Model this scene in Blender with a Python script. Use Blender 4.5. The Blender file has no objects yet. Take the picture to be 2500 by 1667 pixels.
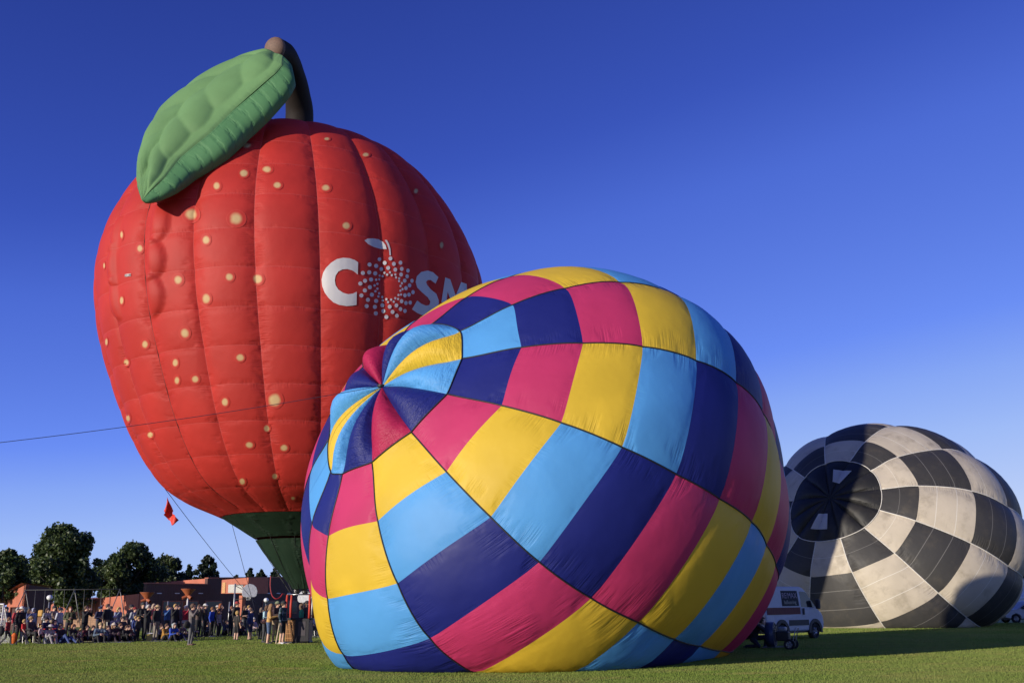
import bpy, bmesh, math, random
import numpy as np
from mathutils import Vector, Matrix
from mathutils.bvhtree import BVHTree
random.seed(7); rng = np.random.default_rng(7)
scn = bpy.context.scene
COL = scn.collection
R = math.radians

# ------------------------------------------------------------------ camera
F, CX, CY = 2400.0, 1250.0, 833.5          # photograph pixel units (2500 x 1667)
PITCH, ROLL, CAMZ = math.atan((1477 - 833.5) / 2400.0), 0.0095, 1.6
FWD = np.array([0, math.cos(PITCH), math.sin(PITCH)])
_u = np.array([0, -math.sin(PITCH), math.cos(PITCH)]); _r = np.array([1.0, 0, 0])
UP = _u * math.cos(ROLL) + _r * math.sin(ROLL); RT = _r * math.cos(ROLL) - _u * math.sin(ROLL)
CAM = np.array([0, 0, CAMZ])
cd = bpy.data.cameras.new('camera'); cam = bpy.data.objects.new('camera', cd); COL.objects.link(cam)
cd.sensor_width = 36.0; cd.sensor_fit = 'HORIZONTAL'; cd.lens = 36.0 * F / 2500.0
cd.clip_start = 0.1; cd.clip_end = 6000
m = Matrix(((RT[0], UP[0], -FWD[0], 0), (RT[1], UP[1], -FWD[1], 0), (RT[2], UP[2], -FWD[2], CAMZ), (0, 0, 0, 1)))
cam.matrix_world = m
scn.camera = cam

# ------------------------------------------------------------------ light
SUN_AZ, SUN_EL = R(42), R(10)                # shadows run right and away
sdir = Vector((math.cos(SUN_AZ) * math.cos(SUN_EL), math.sin(SUN_AZ) * math.cos(SUN_EL), -math.sin(SUN_EL)))
sl = bpy.data.lights.new('sun', 'SUN'); sl.energy = 5.0; sl.angle = R(0.5); sl.color = (1.0, 0.90, 0.76)
so = bpy.data.objects.new('sun', sl); COL.objects.link(so); so.location = (-40, -30, 30)
so.rotation_euler = sdir.to_track_quat('-Z', 'Y').to_euler()
w = bpy.data.worlds.new('World'); scn.world = w; w.use_nodes = True
nt = w.node_tree; nt.nodes.clear()
sky = nt.nodes.new('ShaderNodeTexSky'); sky.sky_type = 'NISHITA'; sky.sun_disc = False
sky.sun_elevation = SUN_EL; sky.sun_rotation = math.atan2(-sdir.x, -sdir.y) % (2 * math.pi)
sky.altitude = 700; sky.air_density = 1.0; sky.dust_density = 0.2; sky.ozone_density = 3.0
hs = nt.nodes.new('ShaderNodeHueSaturation'); hs.inputs['Saturation'].default_value = 1.25; hs.inputs['Hue'].default_value = 0.505
tint = nt.nodes.new('ShaderNodeMixRGB'); tint.blend_type = 'MULTIPLY'; tint.inputs[0].default_value = 1.0
tint.inputs[2].default_value = (0.80, 0.88, 1.15, 1)
bg = nt.nodes.new('ShaderNodeBackground'); bg.inputs['Strength'].default_value = 0.10
wo = nt.nodes.new('ShaderNodeOutputWorld')
nt.links.new(sky.outputs[0], hs.inputs['Color']); nt.links.new(hs.outputs[0], tint.inputs[1])
bw = nt.nodes.new('ShaderNodeRGBToBW'); nt.links.new(tint.outputs[0], bw.inputs[0])
def wmath(op, a, b):
    x = nt.nodes.new('ShaderNodeMath'); x.operation = op
    for i, v in enumerate((a, b)):
        if isinstance(v, float): x.inputs[i].default_value = v
        else: nt.links.new(v, x.inputs[i])
    return x.outputs[0]
lum = wmath('MULTIPLY', bw.outputs[0], 0.1)
rmp = nt.nodes.new('ShaderNodeValToRGB'); cr = rmp.color_ramp; cr.interpolation = 'LINEAR'
SKYC = [(0.045, (0.018, 0.040, 0.25)), (0.058, (0.022, 0.049, 0.30)), (0.0886, (0.041, 0.090, 0.485)), (0.112, (0.073, 0.150, 0.655)), (0.19, (0.145, 0.272, 0.90)), (0.235, (0.240, 0.388, 0.91)), (0.30, (0.345, 0.50, 0.93)), (0.60, (0.72, 0.80, 0.95)), (1.0, (1.0, 0.98, 0.94))]
for i, (q, c) in enumerate(SKYC):
    e = cr.elements[i] if i < 2 else cr.elements.new(q)
    e.position = q; e.color = c + (1,)
nt.links.new(lum, rmp.inputs[0])
gain = wmath('MULTIPLY', wmath('MAXIMUM', lum, 1.0), 10.0)
vm = nt.nodes.new('ShaderNodeVectorMath'); vm.operation = 'SCALE'; nt.links.new(rmp.outputs[0], vm.inputs[0]); nt.links.new(gain, vm.inputs['Scale'])
nt.links.new(vm.outputs[0], bg.inputs['Color']); nt.links.new(bg.outputs[0], wo.inputs['Surface'])
vs = scn.view_settings; vs.view_transform = 'Standard'; vs.look = 'None'; vs.exposure = 0.0; vs.gamma = 1.0; vs.use_curve_mapping = False
scn.cycles.use_denoising = True; scn.cycles.max_bounces = 8; scn.cycles.transmission_bounces = 6

# ------------------------------------------------------------------ helpers
def ray(x, y):
    d = FWD * F + RT * (x - CX) + UP * (CY - y); return d / np.linalg.norm(d)
def at(x, y, Y):
    """point seen at photo pixel (x, y) that stands at distance Y"""
    d = ray(x, y); return CAM + d * (Y / d[1])
def on_ground(x, Y):
    """ground point at distance Y in the column through pixel x"""
    d0 = ray(x, 1480); p = CAM + d0 * (Y / d0[1]); return Vector((float(p[0]), Y, 0))
def tag(o, label=None, cat=None, group=None, kind=None):
    if label: o['label'] = label
    if cat: o['category'] = cat
    if group: o['group'] = group
    if kind: o['kind'] = kind
    return o
def empty(name, loc=(0, 0, 0), rz=0):
    o = bpy.data.objects.new(name, None); COL.objects.link(o); o.location = loc; o.rotation_euler = (0, 0, rz); return o
def link(name, me, mat=None, parent=None):
    o = bpy.data.objects.new(name, me); COL.objects.link(o)
    if mat is not None and not me.materials: me.materials.append(mat)
    if parent: o.parent = parent
    return o
def mesh(name, v, f, smooth=True, uv=None):
    me = bpy.data.meshes.new(name); me.from_pydata([tuple(map(float, p)) for p in v], [], f)
    if uv is not None:
        l = me.uv_layers.new(name='UVMap'); idx = np.empty(len(me.loops), dtype=np.int32)
        me.loops.foreach_get('vertex_index', idx); l.data.foreach_set('uv', np.asarray(uv, dtype=np.float32)[idx].ravel())
    if smooth: me.polygons.foreach_set('use_smooth', np.ones(len(me.polygons), dtype=bool))
    me.update(); return me
def grid(name, P, mat, parent, uvr=(0, 1, 0, 1)):
    n, k = P.shape[:2]
    f = [(i * k + j, i * k + j + 1, (i + 1) * k + j + 1, (i + 1) * k + j) for i in range(n - 1) for j in range(k - 1)]
    U, V = np.meshgrid(np.linspace(uvr[0], uvr[1], n), np.linspace(uvr[2], uvr[3], k), indexing='ij')
    return link(name, mesh(name, P.reshape(-1, 3), f, True, np.stack([U, V], -1).reshape(-1, 2)), mat, parent)
class MB:
    """collects simple solids into one mesh"""
    def __init__(s): s.v = []; s.f = []
    def add(s, v, f):
        b = len(s.v); s.v += [tuple(map(float, p)) for p in v]; s.f += [tuple(i + b for i in q) for q in f]; return s
    def box(s, x0, x1, y0, y1, z0, z1, M=None):
        v = [(x, y, z) for z in (z0, z1) for y in (y0, y1) for x in (x0, x1)]
        if M is not None: v = [tuple(M @ Vector(p)) for p in v]
        return s.add(v, [(0, 2, 3, 1), (4, 5, 7, 6), (0, 1, 5, 4), (2, 6, 7, 3), (0, 4, 6, 2), (1, 3, 7, 5)])
    def tube(s, pts, r, n=6, cap=True):
        pts = [Vector(tuple(map(float, p))) for p in pts]
        rs = r if hasattr(r, '__len__') else [r] * len(pts)
        base = len(s.v); up = None
        for i, p in enumerate(pts):
            t = (pts[min(i + 1, len(pts) - 1)] - pts[max(i - 1, 0)])
            t = t.normalized() if t.length > 1e-9 else Vector((0, 0, 1))
            if up is None: up = t.orthogonal().normalized()
            up = (up - t * up.dot(t)); up = up.normalized() if up.length > 1e-6 else t.orthogonal().normalized()
            b = t.cross(up)
            for k in range(n):
                a = 2 * math.pi * k / n; s.v.append(tuple(p + (up * math.cos(a) + b * math.sin(a)) * rs[i]))
        for i in range(len(pts) - 1):
            for k in range(n):
                a = base + i * n + k; c = base + i * n + (k + 1) % n; s.f.append((a, c, c + n, a + n))
        if cap:
            s.f.append(tuple(base + k for k in reversed(range(n)))); s.f.append(tuple(base + (len(pts) - 1) * n + k for k in range(n)))
        return s
    def lathe(s, prof, n=20, c=(0, 0, 0), M=None):
        base = len(s.v)
        for r, z in prof:
            for k in range(n):
                a = 2 * math.pi * k / n; p = Vector((c[0] + r * math.cos(a), c[1] + r * math.sin(a), c[2] + z))
                if M is not None: p = M @ p
                s.v.append(tuple(p))
        for i in range(len(prof) - 1):
            for k in range(n):
                a = base + i * n + k; b = base + i * n + (k + 1) % n; s.f.append((a, b, b + n, a + n))
        return s
    def ball(s, c, r, n=14, sc=(1, 1, 1)):
        base = len(s.v); h = n // 2
        for i in range(h + 1):
            t = math.pi * i / h
            for k in range(n):
                a = 2 * math.pi * k / n
                s.v.append((c[0] + r * sc[0] * math.sin(t) * math.cos(a), c[1] + r * sc[1] * math.sin(t) * math.sin(a), c[2] + r * sc[2] * math.cos(t)))
        for i in range(h):
            for k in range(n):
                a = base + i * n + k; b = base + i * n + (k + 1) % n; s.f.append((a, a + n, b + n, b))
        return s
    def build(s, name, mat, parent=None, smooth=False):
        return link(name, mesh(name, s.v, s.f, smooth), mat, parent)
def bevel(o, wd=0.02, seg=2):
    b = o.modifiers.new('bevel', 'BEVEL'); b.width = wd; b.segments = seg; b.limit_method = 'ANGLE'; return o

# ------------------------------------------------------------------ materials
class NT:
    def __init__(s, name):
        s.m = bpy.data.materials.new(name); s.m.use_nodes = True; s.t = s.m.node_tree; s.t.nodes.clear()
        s.out = s.t.nodes.new('ShaderNodeOutputMaterial')
    def n(s, typ, **kw):
        x = s.t.nodes.new('ShaderNode' + typ)
        for k, v in kw.items(): setattr(x, k, v)
        return x
    def l(s, a, b): s.t.links.new(a, b)
    def put(s, sock, v):
        if hasattr(v, 'is_output') or isinstance(v, bpy.types.NodeSocket): s.l(v, sock)
        else: sock.default_value = v
    def math(s, op, a, b=0.0, c=0.0, clamp=False):
        x = s.n('Math', operation=op); x.use_clamp = clamp
        for i, v in enumerate((a, b, c)): s.put(x.inputs[i], v)
        return x.outputs[0]
    def mix(s, fac, a, b, blend='MIX'):
        x = s.n('MixRGB', blend_type=blend)
        for i, v in enumerate((fac, a, b)): s.put(x.inputs[i], (v + (1,)) if isinstance(v, tuple) and len(v) == 3 else v)
        return x.outputs[0]
    def noise(s, vec, scale, detail=2.0, rough=0.5):
        x = s.n('TexNoise'); s.put(x.inputs['Scale'], scale); x.inputs['Detail'].default_value = detail; x.inputs['Roughness'].default_value = rough
        if vec is not None: s.l(vec, x.inputs['Vector'])
        return x.outputs['Fac']
    def pos(s): return s.n('NewGeometry').outputs['Position']
    def map(s, v, lo, hi, a=0.0, b=1.0):
        x = s.n('MapRange'); x.interpolation_type = 'SMOOTHSTEP'; s.l(v, x.inputs[0])
        for i, q in enumerate((lo, hi, a, b)): x.inputs[i + 1].default_value = q
        return x.outputs[0]
    def comb(s, x, y, z=0.0):
        c = s.n('CombineXYZ')
        for i, v in enumerate((x, y, z)): s.put(c.inputs[i], v)
        return c.outputs[0]
    def bump(s, h, strength, dist, normal=None):
        b = s.n('Bump'); b.inputs['Strength'].default_value = strength; b.inputs['Distance'].default_value = dist
        s.l(h, b.inputs['Height'])
        if normal is not None: s.l(normal, b.inputs['Normal'])
        return b.outputs[0]
    def principled(s, col, rough=0.6, metal=0.0, normal=None, **kw):
        p = s.n('BsdfPrincipled'); s.put(p.inputs['Base Color'], (col + (1,)) if isinstance(col, tuple) and len(col) == 3 else col)
        s.put(p.inputs['Roughness'], rough); p.inputs['Metallic'].default_value = metal
        for k, v in kw.items(): p.inputs[k].default_value = v
        if normal is not None: s.l(normal, p.inputs['Normal'])
        return p.outputs[0]
    def done(s, sh): s.l(sh, s.out.inputs['Surface']); return s.m
_M = {}
def plain(col, rough=0.6, metal=0.0, vary=0.12, name=None):
    """paint or cloth: a flat colour with a little mottling"""
    k = (col, rough, metal, vary)
    if k in _M: return _M[k]
    t = NT(name or 'plain'); nz = t.noise(t.pos(), 9.0, 3)
    c = t.mix(t.map(nz, 0.3, 0.7), tuple(x * (1 - vary) for x in col), tuple(min(1, x * (1 + vary)) for x in col))
    _M[k] = t.done(t.principled(c, rough, metal)); return _M[k]
def fabric(name, col, rough=0.42, trans=0.22, wr=0.5, dirt=0.0, lines=(), line_col=None, edge=None, allover=False, sag=False):
    """coated balloon nylon: seam puckers, soft undulation, some light passing through"""
    t = NT(name); uv = t.n('TexCoord').outputs['UV']; sp = t.n('SeparateXYZ'); t.l(uv, sp.inputs[0])
    f, g = sp.outputs[0], sp.outputs[1]
    rnd = t.math('MULTIPLY', t.n('ObjectInfo').outputs['Random'], 37.0)
    ef = t.math('ABSOLUTE', t.math('SUBTRACT', f, 0.5)); eg = t.math('ABSOLUTE', t.math('SUBTRACT', g, 0.5))
    mf = t.map(ef, 0.22, 0.5); mg = t.map(eg, 0.30, 0.5)
    w1 = t.noise(t.comb(t.math('MULTIPLY', f, 2.2), t.math('MULTIPLY', g, 34.0), rnd), 1.0, 3, 0.6)
    w2 = t.noise(t.comb(t.math('MULTIPLY', f, 34.0), t.math('MULTIPLY', g, 2.2), rnd), 1.0, 3, 0.6)
    big = t.noise(t.pos(), 0.5, 2)
    patch = t.map(t.noise(t.comb(t.math('MULTIPLY', f, 2.5), t.math('MULTIPLY', g, 2.5), rnd), 1.0, 2), 0.42, 0.62)
    h = t.math('ADD', t.math('MULTIPLY', t.math('MULTIPLY', w1, mf), patch), t.math('MULTIPLY', t.math('MULTIPLY', t.math('MULTIPLY', w2, mg), patch), 0.45))
    if allover:
        w3 = t.noise(t.comb(t.math('MULTIPLY', f, 3.0), t.math('MULTIPLY', g, 26.0), rnd), 1.0, 4, 0.7)
        h = t.math('ADD', t.math('MULTIPLY', h, 0.6), t.math('MULTIPLY', w3, 0.55))
    nrm = t.bump(t.noise(t.pos(), 0.8, 3), 0.35, 0.12)
    if sag:      # drag folds where the cloth runs down to the ground
        ps = t.n('SeparateXYZ'); t.l(t.pos(), ps.inputs[0])
        fold = t.noise(t.comb(t.math('MULTIPLY', f, 3.2), t.math('MULTIPLY', t.math('ADD', g, t.math('MULTIPLY', f, 0.25)), 17.0), rnd), 1.0, 3, 0.6)
        fold = t.math('MULTIPLY', t.math('MULTIPLY', fold, t.map(ps.outputs[2], 2.8, 0.4)), t.map(t.noise(t.pos(), 0.45, 2), 0.50, 0.64))
        nrm = t.bump(fold, 0.55, 0.10, nrm)
    nrm = t.bump(h, wr, 0.10, nrm)
    c = t.mix(t.map(big, 0.35, 0.65), tuple(x * 0.93 for x in col), tuple(min(1, x * 1.05) for x in col))
    if dirt:
        d = t.map(t.noise(t.pos(), 0.9, 5, 0.65), 0.48, 0.72)
        c = t.mix(t.math('MULTIPLY', d, dirt), c, (0.20, 0.165, 0.11))
    for q in lines:
        lm = t.math('LESS_THAN', t.math('ABSOLUTE', t.math('SUBTRACT', g, q)), 0.006)
        c = t.mix(t.math('MULTIPLY', lm, 0.55), c, line_col)
    if edge:
        em = t.map(t.math('MAXIMUM', ef, eg), 0.489, 0.496); c = t.mix(t.math('MULTIPLY', em, 0.6), c, edge)
    p = t.principled(c, rough, 0, nrm, **{'Specular IOR Level': 0.3})
    tr = t.n('BsdfTranslucent'); t.put(tr.inputs['Color'], c); t.l(nrm, tr.inputs['Normal'])
    mx = t.n('MixShader'); mx.inputs[0].default_value = trans; t.l(p, mx.inputs[1]); t.l(tr.outputs[0], mx.inputs[2])
    return t.done(mx.outputs[0])

# ------------------------------------------------------------------ ground
def grass_colour(t):
    p = t.pos(); sp = t.n('SeparateXYZ'); t.l(p, sp.inputs[0])
    a = t.noise(p, 0.16, 4, 0.6); b = t.noise(t.comb(t.math('MULTIPLY', sp.outputs[0], 0.35), sp.outputs[1], 0.0), 1.1, 4, 0.65)
    c = t.mix(t.map(a, 0.36, 0.62), (0.175, 0.285, 0.052), (0.270, 0.330, 0.092))
    c = t.mix(t.map(b, 0.46, 0.70), c, (0.36, 0.31, 0.12))
    return t.mix(t.math('MULTIPLY', t.map(t.noise(p, 14.0, 2), 0.35, 0.75), 0.20), c, (0.12, 0.18, 0.03))
t = NT('lawn'); p_ = t.pos()
bn = t.bump(t.noise(p_, 30.0, 3, 0.7), 0.8, 0.05)
M_LAWN = t.done(t.principled(grass_colour(t), 0.8, 0, bn))
t = NT('grass blade'); c_ = grass_colour(t)
c_ = t.mix(0.35, c_, (0.30, 0.36, 0.08))
d_ = t.n('BsdfDiffuse'); t.l(c_, d_.inputs[0]); tr_ = t.n('BsdfTranslucent'); t.l(c_, tr_.inputs[0])
mx_ = t.n('MixShader'); mx_.inputs[0].default_value = 0.35; t.l(d_.outputs[0], mx_.inputs[1]); t.l(tr_.outputs[0], mx_.inputs[2])
M_BLADE = t.done(mx_.outputs[0])
g = link('lawn', mesh('lawn', [(-2500, -600, 0), (2500, -600, 0), (2500, 4000, 0), (-2500, 4000, 0)], [(0, 1, 2, 3)], False), M_LAWN)
tag(g, 'mown green playing field', 'lawn', kind='structure')
def blades(n, y0, y1, power):
    u = rng.random(n); Y = y0 * (y1 / y0) ** (u ** power)
    X = (rng.random(n) * 2 - 1) * (0.56 * Y + 1.5)
    a = rng.random(n) * 2 * np.pi; wd = (0.0035 + 0.00034 * Y) * (0.7 + 0.6 * rng.random(n)); hh = (0.026 + 0.0005 * Y) * (0.6 + 0.8 * rng.random(n))
    la = rng.random(n) * 2 * np.pi; ln = hh * 1.3 * rng.random(n)
    V = np.zeros((n, 3, 3), dtype=np.float32)
    V[:, 0, 0] = X - wd * np.cos(a); V[:, 0, 1] = Y - wd * np.sin(a)
    V[:, 1, 0] = X + wd * np.cos(a); V[:, 1, 1] = Y + wd * np.sin(a)
    V[:, 2, 0] = X + ln * np.cos(la); V[:, 2, 1] = Y + ln * np.sin(la); V[:, 2, 2] = hh
    me = bpy.data.meshes.new('grass'); me.vertices.add(3 * n); me.vertices.foreach_set('co', V.ravel())
    me.loops.add(3 * n); me.loops.foreach_set('vertex_index', np.arange(3 * n, dtype=np.int32))
    me.polygons.add(n); me.polygons.foreach_set('loop_start', np.arange(0, 3 * n, 3, dtype=np.int32)); me.update(); me.validate()
    o = link('grass', me, M_BLADE); return tag(o, 'short mown grass blades covering the playing field', 'grass', kind='stuff')
blades(950000, 19.0, 75.0, 1.0)
CTAB = np.array([[[-1.41,25.75,8.8],[0.03,25.67,9.51],[1.49,25.87,10.03],[3.08,26.4,10.36],[4.65,27.3,10.27],[5.96,28.44,9.84],[6.98,29.77,9.33],[7.85,31.5,8.39],[8.54,33.42,7.25]],[[-1.31,25.06,7.86],[0.24,24.57,8.02],[1.82,24.39,8.07],[3.38,24.62,8.02],[4.88,25.34,7.81],[6.13,26.35,7.43],[7.25,27.72,6.88],[8.12,29.61,6.11],[8.79,31.79,5.27]],[[-1.66,24.6,6.82],[-0.27,23.85,6.36],[1.17,23.43,5.84],[2.62,23.49,5.24],[3.99,24.13,4.66],[5.22,25.09,4.15],[6.31,26.46,3.67],[7.24,28.45,3.17],[7.98,30.79,2.7]],[[-2.56,24.58,5.84],[-1.62,23.83,4.74],[-0.54,23.41,3.61],[0.59,23.48,2.57],[1.82,24.11,1.75],[3.03,25.05,1.17],[4.11,26.42,0.73],[5.17,28.42,0.42],[6.17,30.78,0.24]],[[-3.6,25.04,5.15],[-3.35,24.56,3.64],[-2.81,24.39,2.14],[-2.03,24.64,0.86],[-0.99,25.35,-0.01],[0.0,26.38,-0.82],[1.1,27.75,-1.28],[2.44,29.64,-1.4],[3.87,31.81,-1.24]],[[-4.48,25.82,4.96],[-4.78,25.79,3.37],[-4.78,26.03,1.81],[-4.42,26.61,0.42],[-3.72,27.53,-0.57],[-2.82,28.64,-1.32],[-1.67,29.97,-1.73],[-0.1,31.68,-1.8],[1.67,33.58,-1.57]],[[-4.89,26.37,5.11],[-5.38,26.62,3.76],[-5.68,27.15,2.3],[-5.58,27.96,1.01],[-5.0,29.02,0.02],[-4.16,30.2,-0.74],[-3.0,31.52,-1.18],[-1.33,33.11,-1.3],[0.61,34.82,-1.14]],[[-5.43,27.41,6.02],[-6.24,28.3,5.11],[-6.78,29.4,4.17],[-6.86,30.64,3.27],[-6.38,31.94,2.5],[-5.6,33.26,1.86],[-4.42,34.55,1.4],[-2.63,35.9,1.08],[-0.51,37.23,0.92]],[[-5.22,28.08,7.29],[-5.9,29.36,7.11],[-6.32,30.81,6.85],[-6.31,32.33,6.48],[-5.78,33.8,6.01],[-4.97,35.2,5.53],[-3.8,36.46,5.04],[-2.06,37.66,4.43],[-0.02,38.76,3.82]],[[-4.45,28.19,8.47],[-4.68,29.52,8.98],[-4.68,31.04,9.35],[-4.35,32.6,9.48],[-3.63,34.09,9.29],[-2.73,35.51,8.96],[-1.57,36.77,8.43],[-0.01,37.94,7.55],[1.75,39.0,6.52]],[[-3.36,27.75,9.25],[-2.96,28.83,10.23],[-2.38,30.11,11.03],[-1.59,31.48,11.49],[-0.62,32.87,11.48],[0.43,34.23,11.25],[1.55,35.5,10.7],[2.86,36.78,9.64],[4.24,37.99,8.33]],[[-2.25,26.85,9.41],[-1.2,27.41,10.47],[-0.01,28.19,11.36],[1.25,29.2,11.88],[2.48,30.37,11.91],[3.67,31.61,11.7],[4.76,32.92,11.14],[5.82,34.39,10.05],[6.8,35.93,8.68]]])
BTAB = np.array([[[22.63,66.09,10.7],[24.17,67.0,12.19],[26.61,68.73,13.5],[28.78,70.46,13.22]],[[23.55,64.85,9.92],[25.46,64.92,10.83],[28.82,65.67,11.42],[31.05,66.95,11.16]],[[23.69,63.75,8.61],[25.84,63.04,8.71],[29.12,62.87,8.33],[31.75,63.88,7.41]],[[23.25,63.22,7.23],[25.06,62.14,6.45],[28.03,61.54,5.02],[30.53,62.39,3.67]],[[22.2,63.22,6.14],[23.53,62.16,4.5],[25.69,61.57,2.09],[27.57,62.36,0.64]],[[20.8,63.77,5.52],[21.12,63.11,3.4],[22.53,62.99,0.42],[24.15,64.01,-1.46]],[[19.56,64.93,5.41],[19.07,65.06,3.19],[19.13,65.85,0.23],[20.37,67.21,-1.62]],[[18.76,66.0,5.83],[17.77,66.83,4.07],[17.26,68.45,1.58],[18.29,70.12,-0.07]],[[18.66,67.01,6.93],[17.35,68.53,5.94],[16.56,70.99,4.28],[17.48,72.98,2.93]],[[19.17,67.76,8.34],[18.06,69.77,8.38],[17.54,72.82,7.93],[18.55,75.03,7.04]],[[20.08,67.79,9.85],[19.89,69.88,10.7],[20.26,72.97,11.4],[21.62,75.19,10.96]],[[21.35,67.19,10.71],[21.97,68.85,12.2],[23.14,71.53,13.32],[24.97,73.59,13.05]]])
# ------------------------------------------------------------------ balloons lying on the field
def cr1(a, b, c, d, u):
    return 0.5 * (2 * b + (c - a) * u + (2 * a - 5 * b + 4 * c - d) * u * u + (3 * b - a - 3 * c + d) * u ** 3)
def floor_z(P, a=0.10):
    z = P[..., 2]; z2 = np.where(z < a, a * np.exp((np.minimum(z, a) - a) / a), z); Q = P.copy(); Q[..., 2] = z2; return Q
class Envelope:
    """control net: 12 seams x rows; smooth surface with lobes between the seams"""
    def __init__(s, T, crown, axis, lobe, bow):
        s.T = T; s.crown = np.array(crown); s.axis = np.array(axis); s.lobe = lobe; s.bow = bow; s.n = T.shape[1]; s.cen = T.mean(0)
    def ring(s, i, sf):
        k = np.floor(sf).astype(int); u = (sf - k)[..., None]; T = s.T[:, i]
        return cr1(T[(k - 1) % 12], T[k % 12], T[(k + 1) % 12], T[(k + 2) % 12], u)
    def raw(s, sf, iv):
        i = np.clip(np.floor(iv).astype(int), 0, s.n - 2); u = (iv - i)[..., None]
        out = np.zeros(sf.shape + (3,))
        for j in range(s.n - 1):
            msk = i == j
            if not msk.any(): continue
            q = sf[msk]; r1 = s.ring(j, q); r2 = s.ring(j + 1, q)
            r0 = s.ring(j - 1, q) if j > 0 else 2 * r1 - r2 - s.axis * 0.0
            r3 = s.ring(j + 2, q) if j + 2 < s.n else 2 * r2 - r1
            if j == 0: r0 = r1 + (r1 - r2) * 0.8 + s.axis * 0.25
            out[msk] = cr1(r0, r1, r2, r3, u[msk])
        return out
    def cenline(s, iv):
        i = np.clip(np.floor(iv).astype(int), 0, s.n - 2); u = (iv - i)[..., None]
        return s.cen[i] * (1 - u) + s.cen[i + 1] * u
    def P(s, sf, iv0):
        fb = sf - np.floor(sf); iv = iv0 - s.bow * np.clip(.5 + .5 * iv0, .5, 1) * 4 * fb * (1 - fb) * np.clip((s.n - 1 - iv0) / 2, 0, 1)   # sewn rows run straight across the bulging gores
        q = s.raw(sf, iv); c = s.cenline(iv); d = q - c; rad = np.linalg.norm(d, axis=-1, keepdims=True); d = d / np.maximum(rad, 1e-6)
        f = fb; gg = iv0 - np.floor(iv0)
        b = s.lobe * np.power(np.maximum(4 * f * (1 - f), 0), 0.8) + 0.006 * np.power(np.maximum(4 * gg * (1 - gg), 0), 0.7)
        return floor_z(q + d * rad * b[..., None])
    def vent(s, k, n=13, m=13, puff=0.45, wob=0.0):
        f = np.linspace(0, 1, n); gr = np.linspace(0, 1, m)
        ring = s.P(k + np.clip(f, 0, 0.9999), np.zeros(n)); ring[-1] = s.P(np.array([float(k + 1)]), np.zeros(1))[0]
        A = gr[None, :, None]; Q = s.crown * (1 - A) + ring[:, None] * A
        pet = np.power(np.maximum(4 * f * (1 - f), 0), 0.75)[:, None] * np.power(np.sin(np.pi * np.clip(gr, 0, 1)) * 0.6 + 0.4 * np.sin(np.pi * gr ** 2.5), 1)[None]
        base = np.sin(np.pi * gr)[None] * 0.22
        return Q + s.axis * ((pet * puff + base * 0.6) * (1 + wob))[..., None]
def build_envelope(env, top, rows, colour_of, vent_of, tape_mat, tape_r, puffs, n=11, tape_rows=None, petal='vent_panel'):
    allp = []
    for k in range(12):
        o = grid(petal, env.vent(k, puff=puffs[k]), vent_of(k), top); allp.append(o)
    fl = np.linspace(0, 1, n)
    for k in range(12):
        for i in range(rows):
            A, Bq = np.meshgrid(fl, fl, indexing='ij'); A2 = np.minimum(A, 1 - 1e-9); B2 = np.minimum(Bq, 1 - 1e-9)
            o = grid('fabric_panel', env.P(k + A2, i + B2), colour_of(k, i), top); allp.append(o)
    for k in range(12):
        v = np.linspace(0, rows - 1e-6, rows * 6 + 1); q = env.P(np.full(v.shape, float(k)), v)
        c = env.cenline(v); d = q - c; d /= np.linalg.norm(d, axis=-1, keepdims=True); q = q + d * 0.012; q[:, 2] = np.maximum(q[:, 2], tape_r + .01)
        MB().tube(q, tape_r, 5).build('load_tape', tape_mat, top, True)
    rp = env.P(np.linspace(0, 11.9999, 145), np.zeros(145)) + env.axis * 0.02
    MB().tube(list(rp) + [rp[0]], tape_r * 0.8, 5, False).build('vent_ring', tape_mat, top, True)
    return allp
def extend(T, ctrs, scales, zl=None):
    c = T[:, -1].mean(0); out = [T]
    for cc, sc in zip(ctrs, scales):
        out.append((np.array(cc) + (T[:, -1] - c) * sc)[:, None])
    return np.concatenate(out, 1)

# patchwork balloon: blue, navy, magenta, yellow in a zigzag
_c = CTAB.mean(0)
for _s, _f, _i0 in ((5, .97, 4), (6, .93, 2), (7, .85, 0), (8, .86, 0), (9, .93, 0), (10, .90, 0), (11, .95, 0), (11, .965, 4), (0, .985, 5), (0, .975, 6), (1, .985, 6)):
    for _i in range(_i0, 9): CTAB[_s, _i] = _c[_i] + (CTAB[_s, _i] - _c[_i]) * _f
CTAB[1:4, 7] = _c[7] + (CTAB[1:4, 7] - _c[7]) * .985; CTAB[:5, 8] = _c[8] + (CTAB[:5, 8] - _c[8]) * 1.0
c8 = CTAB[:, 8].mean(0); mouth = np.array([8.0, 39.5, 1.4])
CT = extend(CTAB, [c8 * (1 - q) + mouth * q for q in (0.28, 0.52, 0.77, 1.0)], [0.85, 0.60, 0.38, 0.22])
envC = Envelope(CT, (-3.53, 26.03, 7.34), (-0.597, -0.663, 0.451), 0.026, 0.13)
FB = fabric('sky blue nylon', (0.105, 0.385, 0.80), 0.52, 0.27, sag=True)
FN = fabric('navy nylon', (0.015, 0.022, 0.185), 0.52, 0.22, sag=True)
FP = fabric('magenta nylon', (0.60, 0.045, 0.150), 0.52, 0.27, sag=True)
FY = fabric('yellow nylon', (0.80, 0.54, 0.045), 0.52, 0.27, sag=True)
VB = fabric('sky blue vent nylon', (0.105, 0.385, 0.80), 0.45, 0.22, wr=0.9, allover=True); VN = fabric('navy vent nylon', (0.015, 0.022, 0.185), 0.45, 0.18, wr=0.9, allover=True)
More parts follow.
